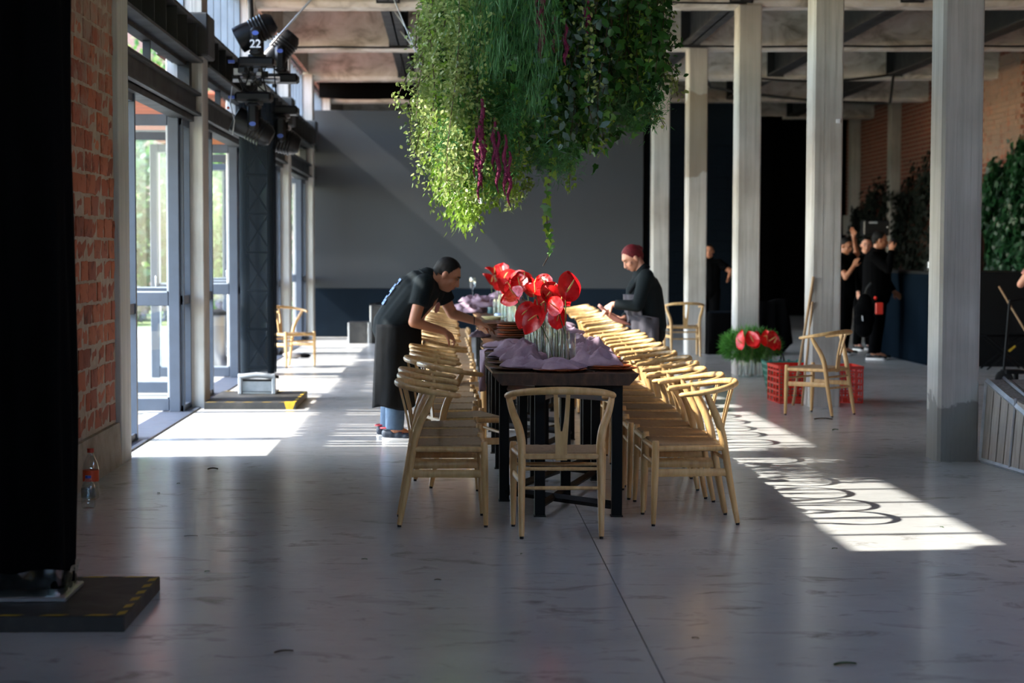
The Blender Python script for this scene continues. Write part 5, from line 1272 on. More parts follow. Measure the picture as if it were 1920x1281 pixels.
litter('dry_leaf', 3.28, 17.15, .16, -.1, 'dry_leaf', 'long dark dry leaf just in front of the lone chair', .3, .25)
litter('dry_leaf', 3.18, 16.1, .07, .6, 'green_leaf', 'small green scrap on the floor before the lone chair', .6)
for k, (x, y) in enumerate(((-.05, 8.7), (.35, 9.45), (.93, 7.35), (-1.1, 8.95), (2.62, 10.35), (1.9, 9.6), (2.0, 11.9), (-.4, 9.3), (-1.7, 12.4), (-1.75, 11.9))):
    litter('leaf_scrap', x, y, .03, k*1.3, ('dry_leaf','green_leaf')[k % 2 or k in (4,5)], 'tiny leaf scrap on the bare floor, %s of the scattered bits' % ORD[k], .5)
# ------------------------------------------------------------ hanging greenery over the table
def bottom_z(x):
    return float(np.interp(x, [-.40,-.25,-.15,-.05,.04,.10,.17,.25,.35,.45,.55,.66,.78,.90,1.0,1.1,1.2,1.3,1.4,1.5],
                              [2.62,2.42,2.12,1.86,1.64,1.62,1.74,1.74,1.76,1.84,1.96,1.98,2.0,2.05,2.14,2.2,2.22,2.28,2.40,2.7]))
def edge_fade(x): return x
gt = thing('hanging_greenery', 'big suspended mass of mixed hanging foliage above the table', 'hanging plants', (0,0,0))
rsg = np.random.RandomState(77)
GY0, GY1 = 12.2, 14.6
def strand(x, y, z0, z1, rs, n, wob=.05):
    """points and tangents down one hanging stem"""
    t = np.linspace(0, 1, n); a, b = rs.uniform(0, 6.28, 2); lean = rs.normal(0, .05, 2)
    P = np.stack([x + wob*np.sin(t*5+a)*t + lean[0]*t, y + wob*np.sin(t*4+b)*t + lean[1]*t, z0 + (z1-z0)*t], 1)
    return P
def kind_at(x, z, rs):
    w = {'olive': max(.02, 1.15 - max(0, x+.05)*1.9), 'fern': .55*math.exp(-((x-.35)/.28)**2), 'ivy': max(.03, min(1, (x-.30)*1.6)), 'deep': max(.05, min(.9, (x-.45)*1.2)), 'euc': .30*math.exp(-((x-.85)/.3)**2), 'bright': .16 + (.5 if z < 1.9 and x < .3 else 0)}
    k = list(w); v = np.array([w[i] for i in k]); return k[rs.choice(len(k), p=v/v.sum())]
acc = {k: [[], [], [], [], []] for k in ('olive','ivy','deep','euc','bright')}
stems = MB(); fernP = []
for q in range(680):
    x = rsg.uniform(-.14, 1.34); y = rsg.uniform(GY0, GY1); 
    if abs((x-.62)/.88)**3 + abs((y-13.4)/1.25)**3 > 1.15: continue
    # depth scales the outline so that the silhouette stays the same solid shape
    zb = bottom_z(x) + .10*abs(y-13.2) + abs(rsg.normal(0, .16)); z0 = rsg.uniform(2.9, 3.75); 
    if z0 < zb+.15: continue
    zs = max(zb, z0 - rsg.uniform(.7, 1.5)) if rsg.rand() < .55 else zb
    kd = kind_at(x, zs, rsg)
    sp = {'olive': .016, 'ivy': .034, 'deep': .030, 'euc': .035, 'bright': .020, 'fern': .02}[kd]
    n = max(4, int((z0-zs)/sp)); P = strand(x, y, z0, zs, rsg, n)
    if q % 3 == 0: stems.tube([tuple(P[i]) for i in range(0, n, max(1, n//6))], .0025, 4)
    if kd == 'fern': fernP.append((P, zs)); continue
    sz = {'olive': .030, 'ivy': .062, 'deep': .070, 'euc': .060, 'bright': .038}[kd]
    for rep in range({'olive': 3, 'bright': 2}.get(kd, 1)):
        off = rsg.normal(0, .035 if kd in ('olive','bright') else .028, (n, 3)); off[:,2] *= .5
        D = unit(n, rsg)*.9; D[:,2] -= .65
        Nn = unit(n, rsg)*.7; Nn[:,1] -= .5; Nn[:,2] += .35
        A = acc[kd]; A[0].append(P+off); A[1].append(D); A[2].append(Nn); A[3].append(rsg.uniform(.7, 1.35, n)*sz); A[4].append(rsg.uniform(.5, .75, n)*sz*(1.25 if kd == 'ivy' else 1))
# sprays that reach out past the outline: (start, end)
for a, b, kd in (((-.18,13.0,2.75), (-.36,13.0,2.42), 'olive'), ((-.12,13.0,2.62),(-.27,13.0,2.38),'olive'), ((-.20,13.0,3.0),(-.22,13.0,2.80),'olive'), ((-.05,13.2,2.5),(-.20,13.2,2.16),'olive'), ((-.15,13.1,2.35),(-.22,13.1,2.13),'olive'),
                 ((1.25,13.0,3.3),(1.47,13.0,3.02),'deep'), ((1.3,13.0,3.0),(1.46,13.0,2.78),'deep'), ((1.3,13.0,2.8),(1.50,13.0,2.62),'deep'), ((1.42,13.0,2.75),(1.50,13.0,2.48),'olive'), ((1.2,13.0,3.3),(1.38,13.0,3.25),'deep'), ((.0,13.0,3.2),(-.13,13.0,3.1),'olive'), ((-.02,13.0,3.0),(-.18,13.0,2.92),'olive'), ((-.05,13.0,2.9),(-.23,13.0,2.70),'olive'), ((.0,13.3,2.9),(-.16,13.3,2.62),'olive'), ((.80,13.0,2.1),(.79,13.0,1.88),'bright'), ((.44,13.4,1.95),(.40,13.4,1.76),'olive'), ((.55,13.4,1.95),(.47,13.4,1.80),'olive')):
    a, b = np.array(a), np.array(b); n = 30
    stems.tube([tuple(a), tuple((a+b)/2+np.array((0,0,.03))), tuple(b)], .003, 5)
    for rep in range(2):
        t = rsg.uniform(0, 1, n)[:,None]; P = a + (b-a)*t + rsg.normal(0, .022, (n, 3)); A = acc[kd]
        sz = .036; D = unit(n, rsg) + (b-a)/np.linalg.norm(b-a)*.5; A[0].append(P); A[1].append(D); A[2].append(unit(n, rsg)+np.array((0,-.6,.3))); A[3].append(rsg.uniform(.7,1.3,n)*sz); A[4].append(rsg.uniform(.45,.7,n)*sz)
for q in range(46):                                          # loose sprays breaking the outline on both flanks
    z0 = rsg.uniform(2.3, 3.2); left = q % 2 == 0
    a = np.array((rsg.uniform(-.08, .12) if left else rsg.uniform(1.15, 1.32), rsg.uniform(12.6, 13.6), z0 + .1)); b = a + np.array(((-1 if left else 1)*rsg.uniform(.08, .22), 0, -rsg.uniform(.05, .30)))
    kd = 'olive' if left else ('olive', 'deep', 'ivy')[q % 3]; n = 22; stems.tube([tuple(a), tuple((a+b)/2+np.array((0,0,.03))), tuple(b)], .0025, 4)
    t = rsg.uniform(0, 1, n)[:,None]; P = a + (b-a)*t + rsg.normal(0, .02, (n, 3)); A = acc[kd]; sz = {'olive': .034, 'deep': .05, 'ivy': .052}[kd]
    A[0].append(P); A[1].append(unit(n, rsg) + np.array((0,0,-.5))); A[2].append(unit(n, rsg)+np.array((0,-.6,.3))); A[3].append(rsg.uniform(.7,1.3,n)*sz); A[4].append(rsg.uniform(.45,.7,n)*sz)
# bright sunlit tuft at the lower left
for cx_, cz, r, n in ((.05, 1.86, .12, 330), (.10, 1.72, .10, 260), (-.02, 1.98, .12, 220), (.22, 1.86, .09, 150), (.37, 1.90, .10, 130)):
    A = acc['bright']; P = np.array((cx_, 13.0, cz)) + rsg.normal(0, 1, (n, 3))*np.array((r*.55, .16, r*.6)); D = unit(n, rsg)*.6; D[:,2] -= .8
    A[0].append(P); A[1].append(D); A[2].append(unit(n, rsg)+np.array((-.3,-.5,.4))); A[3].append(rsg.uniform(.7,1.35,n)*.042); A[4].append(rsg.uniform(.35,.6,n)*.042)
LM = {'olive': ('small_leaf_foliage','leaf_olive','oval'), 'ivy': ('ivy_foliage','leaf_ivy','ivy5'), 'deep': ('broad_leaf_foliage','leaf_deep','oval'), 'euc': ('eucalyptus_foliage','leaf_euc','oval'), 'bright': ('bright_foliage','leaf_bright','lance')}
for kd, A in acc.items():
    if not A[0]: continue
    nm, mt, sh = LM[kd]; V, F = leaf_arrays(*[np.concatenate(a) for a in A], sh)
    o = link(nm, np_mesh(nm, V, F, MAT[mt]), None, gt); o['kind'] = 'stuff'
o = stems.build('hanging_stem', MAT['twig'], gt, 60); o['kind'] = 'stuff'
# feathery ferns and the soft grass plume
fa = [[], [], [], [], []]
for P, zs in fernP:
    m = 9*len(P); i = rsg.randint(0, len(P), m); base = P[i] + rsg.normal(0, .018, (m, 3)); D = unit(m, rsg); D[:,2] -= .5; D[:,1] *= .8
    fa[0].append(base); fa[1].append(D); fa[2].append(unit(m, rsg)); fa[3].append(rsg.uniform(.5, 1.2, m)*.055); fa[4].append(np.full(m, .0052))
for cx_, cz, rx, rz_, n in ((.38,2.35,.30,.30,9000), (.15,2.45,.2,.25,2600), (1.2,2.42,.16,.16,3200), (.70,2.05,.13,.12,1500), (.02,2.15,.10,.14,1800), (.25, 2.0, .14, .15, 1600)):
    P = np.array((cx_, 12.75, cz)) + rsg.normal(0, 1, (n, 3))*np.array((rx*.5, .22, rz_*.5)); D = unit(n, rsg); D[:,2] -= .35
    fa[0].append(P); fa[1].append(D); fa[2].append(unit(n, rsg)); fa[3].append(rsg.uniform(.5,1.2,n)*.05); fa[4].append(np.full(n, .005))
V, F = leaf_arrays(*[np.concatenate(a) for a in fa], 'lance'); o = link('fern_foliage', np_mesh('fern_foliage', V, F, MAT['fern']), None, gt); o['kind'] = 'stuff'
ga = [[], [], [], [], []]
for cx_, z0, z1, w, n in ((.30, 3.15, 2.52, .16, 1700), (.52, 3.0, 2.30, .07, 1500), (.62, 2.95, 2.45, .06, 800)):
    t = rsg.uniform(0, 1, n); P = np.stack([cx_ + rsg.normal(0, 1, n)*w*(.35+.5*np.sin(np.pi*t)), 12.35 + rsg.normal(0, .15, n), z0+(z1-z0)*t+.1], 1); D = np.stack([rsg.normal(0, .22, n), rsg.normal(0, .25, n), -np.ones(n)], 1)
    ga[0].append(P); ga[1].append(D); ga[2].append(unit(n, rsg)); ga[3].append(rsg.uniform(.10,.22,n)); ga[4].append(np.full(n, .0040))
V, F = leaf_arrays(*[np.concatenate(a) for a in ga], 'lance'); o = link('grass_plume', np_mesh('grass_plume', V, F, MAT['fern_blue']), None, gt); o['kind'] = 'stuff'
# amaranth tassels
def tassel(x, y, z0, z1, r):
    n = 22; rs = random.Random(int(x*991)); path = [(x+.008*math.sin(i*.6), y, z0+(z1-z0)*i/n) for i in range(n+1)]
    rad = [r*(.35+.65*math.sin(math.pi*min(1, (i+1)/(n*.72))*.62))*(1-.85*(max(0, i/n-.6)/.4)**1.5)*(1+.18*rs.uniform(-1,1)) for i in range(n+1)]
    m = MB().tube(path, rad, 9)
    for k in range(90):
        i = rs.randrange(n); a = rs.uniform(0, 6.28); p = path[i]; rr = rad[i]
        m.ball((p[0]+math.cos(a)*rr, p[1]+math.sin(a)*rr, p[2]+rs.uniform(-.02,.02)), rr*.32, 5, 4)
    m.build('amaranth_tassel', MAT['amaranth'], gt, 60)
for a in ((.565,12.22,3.05,2.62,.024),(.645,12.22,2.93,2.68,.014),(.715,12.22,2.86,2.60,.014),(.54,12.22,3.12,2.95,.014),(.85,12.22,3.0,2.8,.016),(.20,12.22,2.40,1.85,.020),(.185,12.22,2.15,1.76,.013),(.275,12.22,2.28,1.95,.013),(.30,12.22,2.2,1.82,.015),(.345,12.22,2.18,1.80,.014),(.37,12.22,2.08,1.74,.014),(.16,12.22,2.22,1.9,.010)): tassel(*a)
# the long ivy trail, leaf by leaf
pts = [(.66,12.6,2.2),(.655,12.6,2.05),(.64,12.6,1.93),(.625,12.6,1.84),(.618,12.6,1.72),(.63,12.6,1.60),(.640,12.6,1.50),(.632,12.6,1.43),(.60,12.6,1.37)]
MB().tube(pts, .0035, 6).build('ivy_trail_stem', MAT['twig'], gt, 60)
ivm = []
for s in range(3):
    P = np.zeros((1,3)); V, F = leaf_arrays(P, np.array([[0,-.15,-1.]]), np.array([[.25*(s-1),-1,.3]]), np.array([.066]), np.array([.066]), 'ivy5', .10+.1*s)
    ivm.append(np_mesh('ivy_leaf', V, F, MAT['leaf_bright' if s == 1 else 'leaf_ivy']))
rr = random.Random(6); z = 2.1
while z > 1.42:
    i = next(k for k in range(len(pts)-1) if pts[k+1][2] <= z); a, b = Vector(pts[i]), Vector(pts[i+1]); p = a.lerp(b, (a.z-z)/(a.z-b.z))
    o = link('ivy_leaf', ivm[rr.randrange(3)], None, gt, p + Vector((rr.uniform(-.012,.012), rr.uniform(-.02,.0), 0))); o.rotation_euler = (rr.uniform(-.4,.4), rr.uniform(-.8,.8), rr.uniform(-.7,.7)); o.scale = (rr.uniform(.75,1.1),)*3
    z -= rr.uniform(.028, .05)
# carrying frame and wires
fr = MB().tube([(.6+.95*math.cos(a*.2618), 13.4+1.1*math.sin(a*.2618), 3.75) for a in range(24)], .02, 8, closed=True)
fr.tube([(-.35,13.4,3.75),(1.55,13.4,3.75)], .018, 8).tube([(.6,12.3,3.75),(.6,14.5,3.75)], .018, 8); fr.build('carrying_frame', MAT['black_paint'], gt, 60)
for k, (a, b) in enumerate((((-.66,16.6,4.62),(.1,13.8,3.0)), ((-.60,16.6,4.62),(.15,13.6,3.2)), ((-.69,22.0,4.44),(-.05,14.4,2.45)), ((-.68,24.6,4.44),(.0,14.3,2.62)), ((-.66,26.8,4.44),(.05,14.4,2.55)), ((-.2,18.0,4.75),(.2,13.9,3.4)))):
    cable('hanging_wire', [a, b], .006, 'thin pale wire from the roof to the hanging greenery, %s of six' % ORD[k], 'alu_white', 'wire')
# ------------------------------------------------------------ people
def fuse(name, mb, vox, smooth=6):
    """joins the limb volumes into one continuous skin"""
    me = mb.mesh(name, 0); o = bpy.data.objects.new('tmp', me); COL.objects.link(o)
    r = o.modifiers.new('r', 'REMESH'); r.mode = 'VOXEL'; r.voxel_size = vox; r.use_smooth_shade = True
    s = o.modifiers.new('s', 'SMOOTH'); s.iterations = smooth; s.factor = .5
    dg = bpy.context.evaluated_depsgraph_get(); dg.update()
    out = bpy.data.meshes.new_from_object(o.evaluated_get(dg)); bpy.data.objects.remove(o); out.name = name
    out.polygons.foreach_set('use_smooth', [True]*len(out.polygons)); out.materials.clear(); return out
def basis(fwd, up):
    f = Vector(fwd).normalized(); u = Vector(up); u = (u - f*u.dot(f)).normalized(); s = f.cross(u)
    return Matrix(((f.x, s.x, u.x, 0), (f.y, s.y, u.y, 0), (f.z, s.z, u.z, 0), (0,0,0,1)))     # columns: forward, right side, up
def head_into(mb, c, B, k=1.0):
    """skull, jaw, nose, ears; local x = face direction, z = crown; k = scale (1 = 0.23 m tall)"""
    T = Matrix.Translation(c) @ B @ Matrix.Scale(k, 4)
    mb.ball((-.008,0,.028), (.094,.076,.088), 18, 12, M=T); mb.ball((.020,0,-.035), (.070,.060,.078), 16, 10, M=T); mb.ball((.050,0,-.078), (.032,.032,.030), 12, 8, M=T)
    mb.ball((.062,0,.035), (.030,.052,.030), 12, 8, M=T)
    mb.add(*(lambda m: (m.v, m.f))(MB().capsule((.082,0,.018), .010, (.104,0,-.028), .014, 10)), M=T)
    for s in (-1,1):
        mb.ball((.096,s*.012,-.032), (.010,.009,.009), 8, 6, M=T); mb.ball((-.006,s*.079,-.008), (.020,.010,.033), 10, 8, M=T); mb.ball((.055,s*.038,-.02), (.026,.024,.026), 10, 8, M=T)
    mb.ball((.084,0,-.052), (.013,.026,.009), 10, 6, M=T); mb.ball((.080,0,-.066), (.014,.022,.008), 10, 6, M=T)
    return T
def face_parts(t, T):
    e = MB(); w = MB(); l = MB(); b = MB()
    for s in (-1,1):
        w.ball((.080,s*.032,.009), (.0065,.0115,.0045), 10, 6, M=T); e.ball((.0845,s*.032,.009), (.005,.0062,.0055), 8, 6, M=T)
        b.add(*(lambda m: (m.v, m.f))(MB().tube([(.089,s*.014,.028),(.090,s*.034,.033),(.078,s*.052,.028)], [.003,.0042,.002], 6)), M=T)
    w.build('eye', plain('eye_white', '9c928a', .5), t, 60); e.build('iris', MAT['eye'], t, 60); b.build('eyebrow', MAT['hair_black'], t, 60)
    l.ball((.094,0,-.0535), (.006,.021,.005), 10, 6, M=T); l.ball((.090,0,-.063), (.007,.018,.0055), 10, 6, M=T); l.build('mouth', MAT['lips'], t, 60)
def hand_into(mb, wrist, fwd, palm_n, side, curl=(.5,.5,.55,.6), k=1.0, thumb=.6):
    """palm plus four separate fingers and a thumb; fwd = wrist to knuckles, palm_n = direction the palm faces, side = +1/-1 thumb side"""
    f = Vector(fwd).normalized(); n = Vector(palm_n); n = (n - f*n.dot(f)).normalized(); a = f.cross(n)*side; w = Vector(wrist)
    def cap(p0, r0, p1, r1): m = MB().capsule(p0, r0*k, p1, r1*k, 10); mb.add(m.v, m.f)
    for off, ln in ((.030,.082),(.010,.088),(-.010,.084),(-.028,.076)):
        cap(w + a*off*.55*k, .016, w + f*ln*k + a*off*k, .0115)
    for q, (off, ln, L_) in enumerate(((.030,.084,.068),(.010,.090,.076),(-.010,.086,.070),(-.029,.077,.055))):
        p = w + f*ln*k + a*off*k; ang = 0; r = .0092
        for sg, fr_ in enumerate((.46,.30,.24)):
            ang += curl[q]*(1.0 if sg else .8); d = f*math.cos(ang) + n*math.sin(ang) + a*(off*.6 if sg == 0 else 0); p2 = p + d*L_*fr_*k
            cap(p, r, p2, r-.0008); p = p2; r -= .0009
    p = w + f*.020*k + a*.026*k; d1 = (f*.62 + a*.68 + n*.25).normalized(); p2 = p + d1*.042*k; d2 = (f*.85 + a*.15*(1-thumb) + n*thumb).normalized()
    cap(p, .0135, p2, .0115); cap(p2, .0112, p2 + d2*.034*k, .0095); cap(p2 + d2*.034*k, .0095, p2 + d2*.034*k + (d2+n*.3).normalized()*.022*k, .008)
def limb(mb, pts, rads, n=14, e0='r', e1='r'):
    for i in range(len(pts)-1):
        m = MB().capsule(pts[i], rads[i], pts[i+1], rads[i+1], n, e0 if i == 0 else 'r', e1 if i == len(pts)-2 else 'r'); mb.add(m.v, m.f)
def shoe(t, ankle, fwd, trim=True, mats=('shoe','sole','shoe_red')):
    f = Vector((fwd[0], fwd[1], 0)).normalized(); a = Vector((ankle[0], ankle[1], 0)); B = Matrix.Translation(a) @ basis(f, (0,0,1))
    m = MB()
    for x, w, h in ((-.055,.036,.095),(-.02,.038,.10),(.04,.040,.075),(.10,.043,.058),(.16,.038,.046)): m.ball((x,0,h*.5+.012), (.05,w,h*.52), 14, 10, M=B)
    me = fuse('shoe', m, .009, 4); o = link('shoe', me, MAT[mats[0]], t)
    s = MB()
    V = []; P = [(-.10,.0),(-.085,.028),(-.03,.036),(.05,.040),(.12,.045),(.175,.036),(.20,.0)]; P = P + [(x,-y) for x, y in reversed(P[1:-1])]
    for zz, sc in ((0,.96),(.006,1.0),(.024,1.0),(.028,.95)): V += [(x*sc, y*sc, zz) for x, y in P]
    n = len(P); s.add(V, [tuple(reversed(range(n))), tuple(3*n+i for i in range(n))] + [(r*n+i, r*n+(i+1)%n, (r+1)*n+(i+1)%n, (r+1)*n+i) for r in range(3) for i in range(n)], M=B); s.build('sole', MAT[mats[1]], o, 50)
    if trim:
        MB().tube([(-.06+.05*math.cos(a_), .040*math.sin(a_), .105+.004*math.cos(a_)) for a_ in [i*.524 for i in range(12)]], .006, 6, M=B, closed=True).build('collar', MAT[mats[2]], o, 60)
        q = MB()
        for k in range(4): q.tube([(.02+.025*k,-.026,.088-.010*k),(.02+.025*k,.026,.088-.010*k)], .0035, 5, M=B)
        q.build('lace', MAT[mats[2]], o, 60)
    return o
def hair_cap(T, back=1.0, front=.052, vox=.007, side=.082, puff=.0):
    m = MB()
    m.ball((-.014,0,.040), (.099+puff,side,.090+puff), 18, 12, M=T)
    m.ball((-.045,0,.005), (.068,.076,.075), 14, 10, M=T)
    # take away the face: keep only what lies behind the hair line
    me = fuse('hair', m, vox, 3); Ti = T.inverted(); bm = bmesh.new(); bm.from_mesh(me)
    for v in list(bm.verts):
        p = Ti @ v.co
        if p.x > front + .5*(p.z-.085) and p.z < .088 - 0*p.x or (p.z < -.018 and p.x > -.052) or (p.z < .018 and p.x > .022) or p.z < -.058: bm.verts.remove(v)
    bm.to_mesh(me); bm.free(); return me
def X_(px, Yd): return (px-842)/3700*Yd
def Z_(py, Yd): return 1.45-(py-475)/3700*Yd
def W(px, py, Yd, dy=0): return Vector((X_(px, Yd+dy), Yd+dy, Z_(py, Yd+dy)))

# --- man in a black tee and long apron leaning over the left side of the table
YM = 15.3
pm = thing('person', 'man in black t-shirt and long dark apron leaning over the left table side', 'person', (-.42, YM, 0))
inv = Matrix.Translation((.42, -YM, 0))
def L(v): return inv @ Vector(v)
hipC = L(W(742,618,YM)); chest = L(W(790,552,YM)); neck = L(W(808,520,YM)); waist = L(W(760,592,YM))
shN = L(W(796,532,YM,-.17)); shF = L(W(822,536,YM,.17))
elN = L(W(776,604,YM,-.23)); wrN = L(W(832,621,YM,-.12)); elF = L(W(848,588,YM,.22)); wrF = L(W(897,604,YM,.16))
hc = L(W(838,516,YM)); Bh = basis((.86,-.10,-.50), (.47,-.02,.88))
knN, knF = Vector((.015,-.10,.47)), Vector((-.03,.13,.47)); anN, anF = Vector((.0,-.11,.09)), Vector((-.05,.17,.09))
b = MB()
T = head_into(b, hc, Bh, 1.08)
limb(b, [chest, neck, hc + Bh @ Vector((-.03,0,-.03))], [.10,.062,.055])
limb(b, [hipC, waist, chest], [.14,.125,.14])
for s, kn, an in ((-1,knN,anN),(1,knF,anF)):
    h = hipC + Vector((0, s*.09, -.03)); limb(b, [h, kn, an], [.088,.058,.040]); limb(b, [an, an+Vector((.13,0,-.05))], [.040,.030])
for sh, el, wr in ((shN,elN,wrN),(shF,elF,wrF)): limb(b, [chest+(sh-chest)*.4, sh], [.10,.062]); limb(b, [sh, el, wr], [.054,.043,.029])
hand_into(b, wrN, (wrN-elN).normalized()+Vector((.1,.1,-.35)), (-.1,.5,-.8), -1, (.55,.6,.65,.7), 1.05, .8)
hand_into(b, wrF, (wrF-elF).normalized()+Vector((.2,-.1,-.2)), (0,-.2,-1), 1, (.25,.3,.3,.35), 1.05, .5)
link('body', fuse('body', b, .0062, 5), MAT['skin'], pm); face_parts(pm, T)
link('hair', hair_cap(T), MAT['hair_black'], pm)
# tee: torso tube, wide hem, sleeves that end above the elbow
b = MB(); back = Vector((-.035,0,.03))
limb(b, [hipC+Vector((-.02,0,.02)), waist+back, chest+back*.7], [.165,.155,.170], 18); limb(b, [chest+back*.5, neck+Vector((-.03,0,.0))], [.15,.080], 16)
for s in (-1,1): limb(b, [hipC+Vector((-.01,s*.055,.03)), chest+Vector((-.02,s*.075,.0))], [.135,.135], 16)
for sh, el in ((shN,elN),(shF,elF)): limb(b, [chest+(sh-chest)*.5, sh], [.125,.082], 16); limb(b, [sh, sh+(el-sh)*.58], [.080,.074], 16, 'r', 'f')
link('t_shirt', fuse('t_shirt', b, .0085, 5), MAT['tee'], pm)
MB().tube([neck+Vector((-.035,0,.02))+Vector((.075*math.cos(a)*.75, .085*math.sin(a), .05*math.cos(a)*-.8)) for a in [i*.42 for i in range(15)]], .008, 6, closed=True).build('collar', MAT['tee'], pm, 60)
pr = MB()                                                    # pale lettering down the spine, too oblique to read
for q in range(9):
    s = q/8; c = hipC.lerp(chest, .35+.65*s)+back*1.0; d = Vector((-.84,-.16,.52)).normalized(); p = c + d*(.150 + .006*math.sin(s*3)); u = (chest-hipC).normalized(); sd = u.cross(d).normalized()
    for w0, w1 in ((-.05,-.022),(-.012,.012),(.022,.05)):
        if (q*3+int(w0*100)) % 4: pr.add([p+sd*w0-u*.012+d*.006, p+sd*w1-u*.012+d*.006, p+sd*w1+u*.012+d*.006, p+sd*w0+u*.012+d*.006], [(0,1,2,3)])
pr.build('shirt_lettering', MAT['blue_print'], pm, 0)
o = MB().lathe([(0,0),(.035,0),(.035,.003),(0,.004)], 16).build('chest_badge', MAT['linen_pink'], pm, 60); d_ = Vector((.72,-.62,-.3)); o.matrix_local = Matrix.Translation(chest + Vector((.07,-.10,-.075)) + d_.normalized()*.075) @ d_.to_track_quat('Z','Y').to_matrix().to_4x4() @ Matrix.Diagonal((.8,1.25,1,1))
b = MB()
for s, kn, an in ((-1,knN,anN),(1,knF,anF)): h = hipC + Vector((-.01, s*.085, -.02)); limb(b, [hipC, h], [.15,.11]); limb(b, [h, kn, an+Vector((0,0,.0))], [.118,.082,.072], 16, 'r', 'f')
link('jeans', fuse('jeans', b, .009, 5), MAT['jeans'], pm)
# apron: cloth wrapped round the front and sides, to below the knee
V, F = [], []; nz2, na = 26, 40
for i in range(nz2+1):
    s = i/nz2; zz = .905-.645*s
    for j in range(na):
        a = -2.45+4.9*j/(na-1); fl_ = .012*math.sin(j*1.1+s*2)*(.2+s)+.006*math.sin(j*2.7); rx = .185+.02*s+fl_; ry = .225+.0*s+fl_
        V.append((hipC.x*(1-s)+.0*s + rx*math.cos(a)+.0, .01+ry*math.sin(a), zz + .015*math.sin(j*.5)*(s > .9)))
    if i:
        for j in range(na-1): F.append(((i-1)*na+j, (i-1)*na+j+1, i*na+j+1, i*na+j))
o = MB().add(V, F).build('apron', MAT['apron'], pm, 70); o.modifiers.new('t','SOLIDIFY').thickness = .006
for an, f in ((anN,(1,-.25)),(anF,(1,.1))): shoe(pm, an, f)
MB().tube([wrF+(wrF-elF).normalized()*-.035+Vector((0,.030*math.sin(a),.030*math.cos(a))) for a in [i*.5236 for i in range(12)]], .0045, 6, closed=True).build('bracelet', MAT['rubber'], pm, 60)
o = link('napkin', NAP[3], None, None, (.235, YM+.05, .80), 'small white-lit napkin under the hands of the leaning man', 'napkin', 'crumpled mauve linen napkins'); o.scale = (.6,.6,.6)

# --- woman with dyed red hair, in black with a charcoal apron, holding a folded pink napkin
YF = 18.2
pf = thing('person', 'woman with red hair tied back, black top and charcoal apron, holding a folded pink napkin', 'person', (1.86, YF, 0))
inv = Matrix.Translation((-1.86, -YF, 0))
hc = L(W(1186,484,YF)); Bh = basis((-.80,-.22,-.56), (-.50,-.10,.86))
neck = L(W(1203,505,YF)); chest = L(W(1209,545,YF)); waist = L(W(1216,590,YF)); hipC = L(W(1216,622,YF))
shN = L(W(1212,518,YF,-.15)); shF = L(W(1200,520,YF,.15)); elN = L(W(1196,573,YF,-.20)); wrN = L(W(1149,570,YF,-.12)); elF = L(W(1192,585,YF,.20)); wrF = L(W(1170,596,YF,-.02))
knN, knF = Vector((.0,-.10,.43)), Vector((.02,.11,.43)); anN, anF = Vector((.03,-.10,.085)), Vector((.05,.12,.085))
b = MB(); T = head_into(b, hc, Bh, 1.0)
limb(b, [chest, neck, hc + Bh @ Vector((-.03,0,-.035))], [.09,.052,.048]); limb(b, [hipC, waist, chest], [.14,.12,.12])
for s, kn, an in ((-1,knN,anN),(1,knF,anF)): h = hipC + Vector((0, s*.09, -.03)); limb(b, [h, kn, an], [.092,.056,.038]); limb(b, [an, an+Vector((-.12,0,-.05))], [.036,.028])
for sh, el, wr in ((shN,elN,wrN),(shF,elF,wrF)): limb(b, [chest+(sh-chest)*.4, sh], [.09,.055]); limb(b, [sh, el, wr], [.05,.038,.026])
hand_into(b, wrN, Vector((-.75,.25,-.55)), (.1,.6,-.75), 1, (.35,.4,.45,.5), .98, .7)
hand_into(b, wrF, Vector((-.95,-.1,-.10)), (0,-.1,1), 1, (.30,.35,.35,.4), .98, .6)
link('body', fuse('body', b, .0062, 5), MAT['skin_fair'], pf); face_parts(pf, T)
h = hair_cap(T, front=.058); link('hair', h, MAT['hair_red'], pf)
bn = MB(); bn.ball((-.098,0,.045), (.034,.036,.034), 12, 8, M=T); bn.ball((-.118,.0,.032), (.022,.028,.024), 10, 8, M=T); bn.ball((-.10,0,.0), (.018,.02,.04), 10, 8, M=T)
link('hair_bun', fuse('hair_bun', bn, .006, 3), MAT['hair_red'], pf)
MB().tube([T @ Vector((-.088+.010*math.cos(a), .030*math.sin(a), .045+.030*math.cos(a))) for a in [i*.5236 for i in range(12)]], .008, 6, closed=True).build('hair_tie', MAT['grey_plastic'], pf, 60)
b = MB(); limb(b, [hipC+Vector((0,0,.05)), waist, chest], [.175,.165,.165], 18); limb(b, [chest, neck+Vector((.01,0,.0))], [.14,.064], 16); limb(b, [chest+Vector((-.06,0,-.02)), waist+Vector((-.05,0,.02))], [.12,.13], 16)
for s in (-1,1): limb(b, [waist+Vector((0,s*.05,0)), chest+Vector((0,s*.07,.01))], [.13,.115], 16)
for sh, el, wr in ((shN,elN,wrN),(shF,elF,wrF)): limb(b, [chest+(sh-chest)*.5, sh], [.115,.074], 16); limb(b, [sh, el, el+(wr-el)*.90], [.072,.056,.044], 16, 'r', 'f')
link('black_top', fuse('black_top', b, .0085, 5), MAT['tee'], pf)
b = MB()
for s, kn, an in ((-1,knN,anN),(1,knF,anF)): h = hipC + Vector((.01, s*.085, -.02)); limb(b, [hipC, h], [.17,.125]); limb(b, [h, kn, an], [.125,.085,.07], 16, 'r', 'f')
link('trousers', fuse('trousers', b, .009, 5), MAT['apron'], pf)
V, F = [], []
